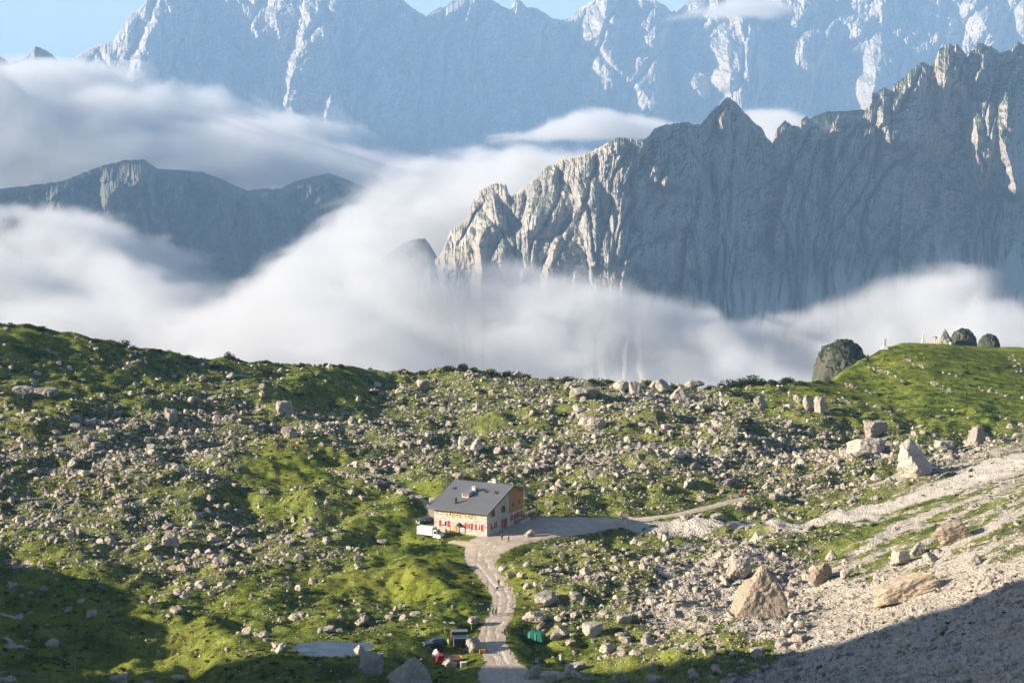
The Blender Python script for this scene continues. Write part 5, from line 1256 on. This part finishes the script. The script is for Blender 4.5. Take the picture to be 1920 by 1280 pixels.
for s in (-1, 1):
    q = lambda z: s * (1.95 / 2 * (1 - .14 * max(0, z - 1.2)) + .008)
    glass(v, [(2.38, q(1.3), 1.3), (1.35, q(1.3), 1.3), (1.35, q(2.0), 2.0), (1.92, q(2.0), 2.0)], 'side_window')
    for x in (2.55, -1.75): wheel(v, x, s * .82, .36, .24, s)
    MB().box((3.1, s * .72 - .17, .82), (3.3, s * .72 + .17, 1.02), .03).build('headlight', M_LAMP, v)
    MB().box((2.3, s * 1.08 - .08, 1.3), (2.42, s * 1.08 + .08, 1.62), .03).build('mirror', M_BLACK, v)
MB().box((3.2, -.9, .4), (3.38, .9, .72), .05).build('bumper', M_BLACK, v)
# the black trailer: tall box with a lower lidded box and a grey frame before it
tr = thing('box_trailer', 'tall black box trailer with a grey framed awning standing beside the track', 'trailer', at(862, 1211), .12)
MB().box((-1.55, .2, .55), (1.6, 2.0, 2.75), .03).build('box', M_TBLACK, tr); MB().box((-1.58, .17, 2.753), (1.63, 2.03, 2.83), .02).build('roof', M_TROOF, tr)
MB().box((-1.62, .25, .6), (-1.553, 1.95, 2.7)).build('side_panel', M_BRWOOD, tr)
MB().box((-1.1, -1.25, .35), (1.45, .195, 1.85), .02).build('counter', M_TBLACK, tr)
aw = MB(); aw.prism([(-1.45, 1.86), (.19, 2.12), (.19, 2.17), (-1.45, 1.91)], 'x', -1.35, 1.55); aw.build('awning', paint('teal_canvas', (.035, .085, .105), .5), tr)
for x in (-1.33, 1.53):
    MB().tube([(x, -1.42, 0), (x, -1.42, 1.88), (x, .15, 2.17)], .045, .045, 6).build('awning_frame', M_LIGHTGREY, tr)
MB().tube([(-1.33, -1.42, 1.9), (1.53, -1.42, 1.9)], .035, .035, 6).build('awning_bar', M_LIGHTGREY, tr)
for s, y in ((1, 1.95), (-1, .15)): wheel(tr, .2, y, .33, .2, s)
MB().tube([(-1.5, 1.0, .5), (-3.3, 1.0, .48)], .05, .05, 6).build('drawbar', M_BLACK, tr)
# the red truck with open wooden bed
k_ = thing('pickup_truck', 'small red truck with an open wooden bed beside the crag at the bottom', 'truck', at(838, 1247), 3.14 + .17)
car_body(k_, [(.75, .5), (2.15, .5), (2.22, .95), (2.0, 1.3), (1.75, 2.0), (1.6, 2.08), (.75, 2.08)], 1.75, M_TRED, .88, 1.2, 'cab')
MB().box((-2.7, -.45, .5), (.74, .45, .72)).build('chassis', M_BLACK, k_)
MB().box((-2.75, -.92, .75), (.62, .92, .86), .01).build('bed_floor', M_GREYW, k_)
for s in (-1, 1):
    MB().box((-2.75, s * .93 - .03, .86), (.62, s * .93 + .03, 1.2)).build('side_board', M_TRED, k_)
    MB().box((-2.75, s * .93 - .025, 1.203), (.62, s * .93 + .025, 1.62)).build('upper_board', M_LIGHTW, k_)
    q = lambda z: s * (1.75 / 2 * (1 - .12 * max(0, z - 1.2)) + .008)
    glass(k_, [(1.85, q(1.25), 1.25), (.95, q(1.25), 1.25), (.95, q(1.92), 1.92), (1.65, q(1.92), 1.92)], 'side_window')
    for x in (1.5, -1.7): wheel(k_, x, s * .78, .36, .24, s)
    MB().box((2.08, s * .6 - .14, .7), (2.24, s * .6 + .14, .92), .03).build('headlight', M_LAMP, k_)
MB().box((-2.80, -.93, .86), (-2.753, .93, 1.55)).build('tailboard', M_LIGHTW, k_)
glass(k_, [(2.02, -.7, 1.32), (2.02, .7, 1.32), (1.80, .66, 1.95), (1.80, -.66, 1.95)], 'windscreen')
MB().box((.64, -.9, .9), (.72, .9, 2.1)).build('headboard', M_BLACK, k_)
def sheet(name, parent, m, n, f, label=None):
    U = np.linspace(-1, 1, n); A, B = np.meshgrid(U, U); V = np.stack(f(A, B), -1).reshape(-1, 3)
    o = link(name, mesh_np(name, V, grid_faces(n, n), True), m, parent); return o
ws = thing('plastic_sheet', 'crumpled white plastic sheet heaped beside the cab of the red truck', 'sheet', at(818, 1233))
sheet('cloth', ws, M_CANVAS, 26, lambda a, b: (a * 1.1 + .1 * perlin(a * 3, b * 3, 3), b * .9 + .1 * perlin(a * 3 + 5, b * 3, 4), np.maximum(0, 1.75 * (1 - np.maximum(abs(a), abs(b)) ** 1.3) + .25 * perlin(a * 3.5, b * 3.5, 5))))
MB().tube([(.1, .05, -.1), (.1, .05, 1.55)], .04, .04, 6).build('prop', M_GREYW, ws)
for lab, px, py, c in (('blue and white bundle lying in the bed of the red truck', 0, 0, None),):
    bu = thing('bundle', lab, 'bundle', (0, 0, 0)); bu.matrix_world = Matrix.Translation(Vector(k_.location) + Vector((-.3, 0, .87)))
    bu.location = k_.location; bu.location.z += .865; bu.location.x += .35
    sheet('cloth', bu, paint('pale_blue_plastic', (.30, .42, .60), .5), 16, lambda a, b: (a * .6, b * .55, np.maximum(0.0, .72 * (1 - np.maximum(abs(a), abs(b)) ** 3) + .12 * perlin(a * 3, b * 3, 7))))
    MB().box((-.5, -.45, .01), (.5, .45, .4), .05).build('box', M_WHITE, bu)
# green tarpaulin over a stack
tp = thing('covered_stack', 'stack covered by a dark green tarpaulin on the grass right of the track', 'tarpaulin', at(1005, 1201, .12), -.35)
def tarp(a, b):
    r = np.maximum(abs(a), abs(b)); f = np.clip((1 - r) / .42, 0, 1); z = 1.75 * np.clip(f * 1.25, 0, 1) ** .8
    ang = np.arctan2(b, a); fold = 1 + .07 * np.sin(ang * 9 + 1.1) * (1 - f) + .05 * np.sin(ang * 17) * (1 - f)
    m_ = np.minimum(1, r / .55); sc = np.where(r > 1e-6, m_ / np.maximum(r, 1e-6), 1) 
    top = np.where(r < .55, 1, 0)
    ex = np.where(r < .6, a / .6 * .93, a / r * (.93 + .22 * np.clip((r - .6) / .4, 0, 1)) * fold)
    ey = np.where(r < .6, b / .6 * .93, b / r * (.93 + .22 * np.clip((r - .6) / .4, 0, 1)) * fold)
    zz = np.where(r < .6, 1.72 + .06 * perlin(a * 5, b * 5, 11) - .10 * r, 1.66 * (1 - np.clip((r - .6) / .4, 0, 1)) + .05)
    return ex * 1.45, ey * 1.05, zz - .1 * (r > .99)
sheet('tarpaulin', tp, M_TARP, 60, tarp)
MB().box((-1.2, -.85, 0), (1.2, .85, 1.5), .05).build('crates', M_GREYW, tp)
cr = thing('wooden_crate', 'brown slatted crate leaning on the whale-backed boulder by the track', 'crate', at(905, 1225), .15)
MB().box((-.62, -.4, .02), (.62, .4, .78), .01).build('box', wood('crate_boards', (.30, .16, .06), (.46, .27, .11), 'X', .16), cr)
for s in (-1, 1): MB().box((s * .5 - .06, -.43, .0), (s * .5 + .06, -.403, .8)).build('batten', M_BRWOOD, cr)
wb = thing('storage_box', 'light grey lidded box behind the mottled boulder by the truck', 'box', at(869, 1251), .2)
MB().box((-.55, -.4, 0), (.55, .4, 1.0), .03).build('tub', M_LIGHTGREY, wb); MB().box((-.6, -.45, 1.003), (.6, .45, 1.1), .03).build('lid', M_CANVAS, wb)
gb = thing('green_barrel', 'small green water barrel between the dark car and the trailer', 'barrel', at(842, 1206))
MB().tube([(0, 0, 0), (0, 0, .1), (0, 0, .85), (0, 0, .95)], .36, .36, 14).build('drum', paint('pale_green', (.30, .36, .14), .6), gb)
MB().tube([(0, 0, .953), (0, 0, 1.0)], .30, .28, 14).build('lid', M_BLACK, gb)

# ------------------------------------------------------------------ people
def cloth_m(name, c): return plain(name, c, .9, .08)
SKIN = plain('skin', (.45, .27, .19), .6, .3)
def skinned(name, verts, edges, radii, m, parent, sub=1):
    me = bpy.data.meshes.new(name); me.from_pydata([Vector(v) for v in verts], edges, [])
    o = bpy.data.objects.new(name, me); COL.objects.link(o)
    o.modifiers.new('skin', 'SKIN'); sv = me.skin_vertices[0].data
    for i, r in enumerate(radii): sv[i].radius = (r if isinstance(r, tuple) else (r, r))
    sv[0].use_root = True
    sd = o.modifiers.new('sub', 'SUBSURF'); sd.levels = sub; sd.render_levels = sub
    dg = bpy.context.evaluated_depsgraph_get(); ev = o.evaluated_get(dg); nm = bpy.data.meshes.new_from_object(ev)
    o.modifiers.clear(); o.data = nm; bpy.data.meshes.remove(me); nm.materials.clear(); nm.materials.append(m)
    nm.polygons.foreach_set('use_smooth', np.ones(len(nm.polygons), bool)); o.parent = parent; return o
def person(label, px, py, rz, top, legs, hair=(.05, .03, .02), h=1.75, stride=.22, pack=None, lean=.03, arm=.12, hat=None, bare=False, sit=False):
    t = thing('person', label, 'person', at(px, py), rz, None); k = h / 1.75
    st = stride; L = []
    hip = .92
    J = dict(pel=(0, 0, hip), wai=(lean * .5, 0, 1.10), che=(lean, 0, 1.32), nek=(lean * 1.2, 0, 1.48), nk2=(lean * 1.3, 0, 1.55), hed=(lean * 1.5 + .01, 0, 1.66), top=(lean * 1.5, 0, 1.72))
    for s, n in ((1, 'l'), (-1, 'r')):
        f = st * s
        J['hp' + n] = (0, s * .09, hip - .04); J['kn' + n] = (f * .55 + .03, s * .095, .50); J['an' + n] = (f * (1.0 if f > 0 else 1.15), s * .10, .09 + (.05 if f < 0 else 0)); J['to' + n] = (f * (1.0 if f > 0 else 1.15) + .17, s * .11, .04)
        J['sh' + n] = (lean, s * .185, 1.42); J['el' + n] = (lean - f * arm * 2.2 - .02, s * .24, 1.16); J['wr' + n] = (lean - f * arm * 3.0 + .07, s * .25, .93); J['ha' + n] = (lean - f * arm * 3.2 + .10, s * .25, .85)
    order = list(J); ix = {n: i for i, n in enumerate(order)}
    E = [('pel', 'wai'), ('wai', 'che'), ('che', 'nek'), ('nek', 'nk2'), ('nk2', 'hed'), ('hed', 'top')]
    for n in 'lr': E += [('pel', 'hp' + n), ('hp' + n, 'kn' + n), ('kn' + n, 'an' + n), ('an' + n, 'to' + n), ('che', 'sh' + n), ('sh' + n, 'el' + n), ('el' + n, 'wr' + n), ('wr' + n, 'ha' + n)]
    R = dict(pel=(.10, .14), wai=(.09, .13), che=(.11, .15), nek=.06, nk2=.052, hed=(.095, .08), top=(.07, .06))
    for n in 'lr': R.update({'hp' + n: .085, 'kn' + n: .055, 'an' + n: .04, 'to' + n: .035, 'sh' + n: .055, 'el' + n: .042, 'wr' + n: .03, 'ha' + n: .035})
    sc = lambda v: tuple(c * k for c in v)
    rr = lambda r: tuple(c * k for c in r) if isinstance(r, tuple) else r * k
    skinned('body', [sc(J[n]) for n in order], [(ix[a], ix[b]) for a, b in E], [rr(R[n]) for n in order], SKIN, t)
    # clothes: the same limbs a little thicker
    def wear(name, ns, es, grow, c):
        im = {n: i for i, n in enumerate(ns)}
        g = lambda r: tuple((q + grow) * k for q in r) if isinstance(r, tuple) else (r + grow) * k
        return skinned(name, [sc(J[n]) for n in ns], [(im[a], im[b]) for a, b in es], [g(R[n]) for n in ns], cloth_m(name + '_cloth', c), t)
    tn = ['wai', 'pel', 'che', 'nek', 'shl', 'ell', 'shr', 'elr'] + ([] if bare else ['wrl', 'wrr'])
    te = [('wai', 'pel'), ('wai', 'che'), ('che', 'nek'), ('che', 'shl'), ('shl', 'ell'), ('che', 'shr'), ('shr', 'elr')] + ([] if bare else [('ell', 'wrl'), ('elr', 'wrr')])
    wear('jacket', tn, te, .022, top)
    wear('trousers', ['pel', 'hpl', 'knl', 'anl', 'hpr', 'knr', 'anr'], [('pel', 'hpl'), ('hpl', 'knl'), ('knl', 'anl'), ('pel', 'hpr'), ('hpr', 'knr'), ('knr', 'anr')], .016, legs)
    hx_, _, hz2 = sc(J['hed']); MB().sphere((hx_ - .02 * k, 0, hz2 + .03 * k), .105 * k, 2, (1, .88, .95)).build('hat' if hat else 'hair', cloth_m('hair_tone', hat or hair), t, True)
    MB().box((hx_ + .085 * k, -.012, hz2 - .03), (hx_ + .115 * k, .012, hz2 + .01)).build('nose', SKIN, t)
    for n in 'lr':
        a = sc(J['an' + n]); MB().box((a[0] - .09, a[1] - .05, 0.0), (a[0] + .19, a[1] + .05, .10), .03).build('boot', M_BRWOOD, t)
    if pack: MB().box((-.36 * k + lean, -.17 * k, 1.02 * k), (-.13 * k + lean, .17 * k, 1.48 * k), .06).build('backpack', cloth_m('pack_cloth', pack), t)
    return t
person('walker in maroon shirt with a rucksack in the hut yard', 941, 1014, 1.9, (.22, .025, .04), (.10, .05, .05), pack=(.20, .03, .05))
person('walker in pale shirt and grey trousers beside the maroon one', 953, 1017, -1.2, (.45, .42, .36), (.10, .10, .11), stride=.28)
person('walker in white top standing on the grass edge of the path', 914, 1104, -.6, (.60, .58, .54), (.42, .40, .36), pack=(.08, .10, .12))
person('walker in dark grey clothes behind the pushchair on the path', 935, 1100, -1.75, (.10, .105, .11), (.05, .055, .06), arm=.3, lean=.06)
person('child in mint-white jacket walking at the left of the trio', 916, 1151, 1.5, (.50, .62, .52), (.06, .07, .10), h=1.30)
person('walker in bright green jacket in the middle of the trio', 924, 1152, 1.5, (.22, .50, .10), (.05, .045, .05), pack=(.16, .36, .10))
person('walker in grey jacket and black trousers at the right of the trio', 930, 1155, 1.6, (.11, .115, .12), (.025, .025, .03), stride=.3)
person('distant hiker in red where the upper track ends', 1391, 928, .3, (.60, .05, .05), (.05, .05, .06))
person('second distant hiker in dusky red beside the first', 1396, 927, .2, (.42, .09, .08), (.06, .06, .07))
person('figure in black standing at the end of the hut terrace', 1010, 971, 2.2, (.015, .015, .018), (.015, .015, .02), stride=.1)
person('person in dark blue beside the front porch of the hut', 836, 1002, .5, (.03, .045, .09), (.03, .03, .04), stride=.08)
pc = thing('pushchair', 'small black pushchair with a pale hood on the path', 'pushchair', at(932, 1107), -1.75)
MB().box((-.2, -.22, .35), (.28, .22, .42), .02).box((-.26, -.22, .40), (-.18, .22, .95), .02).build('seat', M_BLACK, pc)
hd = MB(); hd.prism([(-.30, .72), (-.1, 1.02), (.12, 1.06), (.24, .92), (.0, .84)], 'y', -.24, .24); hd.build('hood', M_CANVAS, pc)
MB().tube([(-.2, -.2, .6), (-.48, -.2, 1.02), (-.48, .2, 1.02), (-.2, .2, .6)], .018, .018, 6).build('push_handle', M_STEEL, pc)
for x, y in ((.32, .2), (.32, -.2), (-.22, .24), (-.22, -.24)): wheel(pc, x, y, .13, .06, 1 if y > 0 else -1)
MB().tube([(.32, -.2, .13), (.1, -.2, .4), (-.22, -.24, .13)], .015, .015, 6).tube([(.32, .2, .13), (.1, .2, .4), (-.22, .24, .13)], .015, .015, 6).build('frame', M_STEEL, pc)
# ------------------------------------------------------------------ air: haze over everything, and the sea of cloud in the valley
def box(name, lo, hi):
    x0, y0, z0 = lo; x1, y1, z1 = hi
    V = np.array([(x0,y0,z0),(x1,y0,z0),(x1,y1,z0),(x0,y1,z0),(x0,y0,z1),(x1,y0,z1),(x1,y1,z1),(x0,y1,z1)], float)
    F = np.array([(0,3,2,1),(4,5,6,7),(0,1,5,4),(1,2,6,5),(2,3,7,6),(3,0,4,7)])
    return mesh_np(name, V, F)
def vol_mat(name, col, dens, aniso=0.0, attr_name=None):
    m, nt, out = mat(name)
    v = nt.nodes.new('ShaderNodeVolumePrincipled')
    v.inputs['Color'].default_value = (*col, 1); v.inputs['Density'].default_value = dens; v.inputs['Anisotropy'].default_value = aniso
    v.inputs['Density Attribute'].default_value = attr_name or 'density'
    nt.links.new(v.outputs[0], out.inputs['Volume']); return m
HAZE_D = 4.7e-5
hz = link('haze', box('haze', (-20000, -300, -1300), (20000, 30000, 1060)), vol_mat('haze_air', (0.38, 0.64, 1.0), HAZE_D, 0.0, 'none'))
tag(hz, kind='stuff')

def cloud(name, lo, hi, res, top, density, nscale, amp, soft, bottom=None, yfade=300.0, xfade=200.0, hole=None, seed=0.0, stretch=(1, 1, 1.6)):
    """a bank of cloud: a voxel volume whose upper surface follows top = [(x, z)...], broken up by noise"""
    ng = bpy.data.node_groups.new(name, 'GeometryNodeTree')
    ng.interface.new_socket('Geometry', in_out='INPUT', socket_type='NodeSocketGeometry')
    ng.interface.new_socket('Geometry', in_out='OUTPUT', socket_type='NodeSocketGeometry')
    go = ng.nodes.new('NodeGroupOutput'); N = NT(ng)
    pos = N.n('GeometryNodeInputPosition').outputs[0]
    sep = N.n('ShaderNodeSeparateXYZ'); N.put(sep.inputs[0], pos); x, y, z = sep.outputs
    fc = N.n('ShaderNodeFloatCurve'); cur = fc.mapping.curves[0]
    xs = [t[0] for t in top]; zs = [t[1] for t in top]; x0, x1, z0, z1 = min(xs), max(xs), min(zs), max(zs) + 1e-3
    pts = [((a - x0) / (x1 - x0), (b - z0) / (z1 - z0)) for a, b in top]
    while len(cur.points) < len(pts): cur.points.new(0.5, 0.5)
    for p, (a, b) in zip(cur.points, pts): p.location = (a, b); p.handle_type = 'AUTO_CLAMPED'
    fc.mapping.update()
    N.put(fc.inputs['Value'], N.ramp(x, x0, x1, 0, 1, False))
    zt = N.math('MULTIPLY_ADD', fc.outputs[0], z1 - z0, z0)
    def fl_noise(scale, detail, rough, off, st):
        mp = N.n('ShaderNodeVectorMath', operation='MULTIPLY_ADD'); N.put(mp.inputs[0], pos); mp.inputs[1].default_value = st; mp.inputs[2].default_value = (off, off * .7, -off)
        w = N.n('ShaderNodeTexNoise'); N.put(w.inputs['Vector'], mp.outputs[0]); w.inputs['Scale'].default_value = scale
        w.inputs['Detail'].default_value = detail; w.inputs['Roughness'].default_value = rough; w.inputs['Distortion'].default_value = .9
        return N.math('MULTIPLY_ADD', w.outputs[0], 2.0, -1.0)
    n = fl_noise(nscale, 6.0, .58, seed, stretch)
    nb = fl_noise(nscale * .3, 2.0, .5, seed + 40, (1, 1, .8))
    e = N.math('DIVIDE', N.math('SUBTRACT', zt, z), soft)
    e = N.math('MINIMUM', e, 1.25)
    e = N.math('ADD', e, N.math('MULTIPLY', n, amp)); e = N.math('ADD', e, N.math('MULTIPLY', nb, amp * 1.1))
    if bottom is not None:
        f = N.math('DIVIDE', N.math('SUBTRACT', z, bottom), soft); f = N.math('ADD', f, N.math('MULTIPLY', n, amp * .6)); e = N.math('MINIMUM', e, f)
    # fade towards the sides of the box
    for c, a, b, w in ((x, lo[0], hi[0], xfade), (y, lo[1], hi[1], yfade)):
        e = N.math('MINIMUM', e, N.math('ADD', N.math('DIVIDE', N.math('SUBTRACT', c, a), w * .5), N.math('MULTIPLY', n, .6)))
        e = N.math('MINIMUM', e, N.math('ADD', N.math('DIVIDE', N.math('SUBTRACT', b, c), w * .5), N.math('MULTIPLY', n, .6)))
    d = N.ramp(e, 0.1, 1.0, 0, 1)
    if hole is not None:
        h = fl_noise(hole[0], 4.0, .55, seed + 80, (1, 1, 1.4)); d = N.math('MULTIPLY', d, N.ramp(h, hole[1], hole[2], hole[3], 1.0))
    vc = ng.nodes.new('GeometryNodeVolumeCube')
    N.put(vc.inputs['Density'], d); vc.inputs['Min'].default_value = lo; vc.inputs['Max'].default_value = hi
    for k, r in zip(('Resolution X', 'Resolution Y', 'Resolution Z'), res): vc.inputs[k].default_value = r
    sm = ng.nodes.new('GeometryNodeSetMaterial'); sm.inputs['Material'].default_value = vol_mat(name + '_vapour', (.80, .81, .835), density, 0.0)
    ng.links.new(vc.outputs[0], sm.inputs[0]); ng.links.new(sm.outputs[0], go.inputs[0])
    me = bpy.data.meshes.new(name); o = link(name, me); md = o.modifiers.new('cloud', 'NODES'); md.node_group = ng
    me.materials.append(sm.inputs['Material'].default_value)
    return o
def prof(L, D): return [(float(wpt(a, b, D)[0]), float(wpt(a, b, D)[2])) for a, b in L]
def X(px, D): return (px - PX0) / FPX * D
c = cloud('valley_cloud', (X(-60,2300), 1250, -420), (X(1990,2600), 3150, 20), (420, 230, 100), prof([(-60,570),(60,590),(150,625),(260,632),(360,600),(450,555),(520,515),(600,492),(680,505),(740,555),(800,612),(880,628),(980,615),(1080,618),(1140,618),(1200,626),(1260,650),(1330,668),(1400,672),(1450,680),(1540,730),(1640,724),(1740,690),(1860,640),(1990,615)], 2300), .014, .0075, 1.9, 42, None, 300, 150, (.0034, -.12, .2, .06), 3.0, (1, .8, 1.5))
tag(c, 'white sea of fog below the plateau edge and round the cliff foot', 'cloud', kind='stuff')
c = cloud('cloud_bank', (X(330,5400), 4950, -620), (X(1060,5400), 6150, 60), (280, 180, 150), prof([(330,640),(420,600),(480,530),(540,460),(600,412),(680,376),(760,345),(850,326),(960,318),(1060,322)], 5400), .009, .0052, 2.4, 75, None, 250, 160, (.0028, -.3, .05, .1), 7.0)
tag(c, 'tall white cloud bank piled against the end of the craggy mountain', 'cloud', kind='stuff')
c = cloud('drifting_cloud', (X(-120,4200), 3500, -520), (X(480,4200), 4900, 0), (220, 160, 120), prof([(-120,390),(0,390),(60,395),(120,415),(180,460),(260,510),(330,550),(400,590),(480,630)], 4200), .012, .0052, 1.9, 55, None, 250, 160, (.0026, -.2, .15, .0), 11.0)
tag(c, 'low cloud drifting in front of the dark wooded hill', 'cloud', kind='stuff')
c = cloud('cloud_sea', (X(-140,7800), 6500, -650), (X(1150,8400), 9600, 240), (360, 170, 130), prof([(-140,130),(0,118),(60,104),(130,118),(200,155),(280,148),(350,182),(420,204),(500,210),(580,236),(660,268),(760,292),(900,300),(1150,310)], 7900), .0075, .0032, 1.8, 75, None, 500, 500, (.0016, -.25, .1, .1), 17.0)
tag(c, 'wide bright sea of cloud between the wooded hill and the far range', 'cloud', kind='stuff')
c = cloud('cloud_streak', (X(900,8000), 7400, -130), (X(1340,8000), 8600, 60), (220, 90, 70), prof([(900,262),(980,250),(1050,226),(1120,210),(1200,214),(1270,228),(1340,250)], 8000), .006, .0060, 1.9, 36, float(wpt(0, 264, 8000)[2]), 300, 300, None, 23.0)
tag(c, 'thin cloud streak lying before the blue far slopes', 'cloud', kind='stuff')
c = cloud('summit_cloud', (X(1250,10500), 10000, 350), (X(1480,10500), 11200, 640), (120, 70, 60), prof([(1250,30),(1330,12),(1400,0),(1480,20)], 10500), .005, .0045, 1.6, 50, float(wpt(0, 34, 10500)[2]), 300, 250, None, 31.0)
tag(c, 'small wisp of cloud hanging at the far summits', 'cloud', kind='stuff')
c = cloud('gap_cloud', (X(1390,6500), 6000, -80), (X(1540,6500), 7000, 80), (90, 70, 50), prof([(1390,230),(1440,204),(1500,215),(1540,235)], 6500), .007, .007, 1.5, 40, None, 250, 120, None, 37.0)
tag(c, 'small cloud filling the notch behind the craggy mountain crest', 'cloud', kind='stuff')
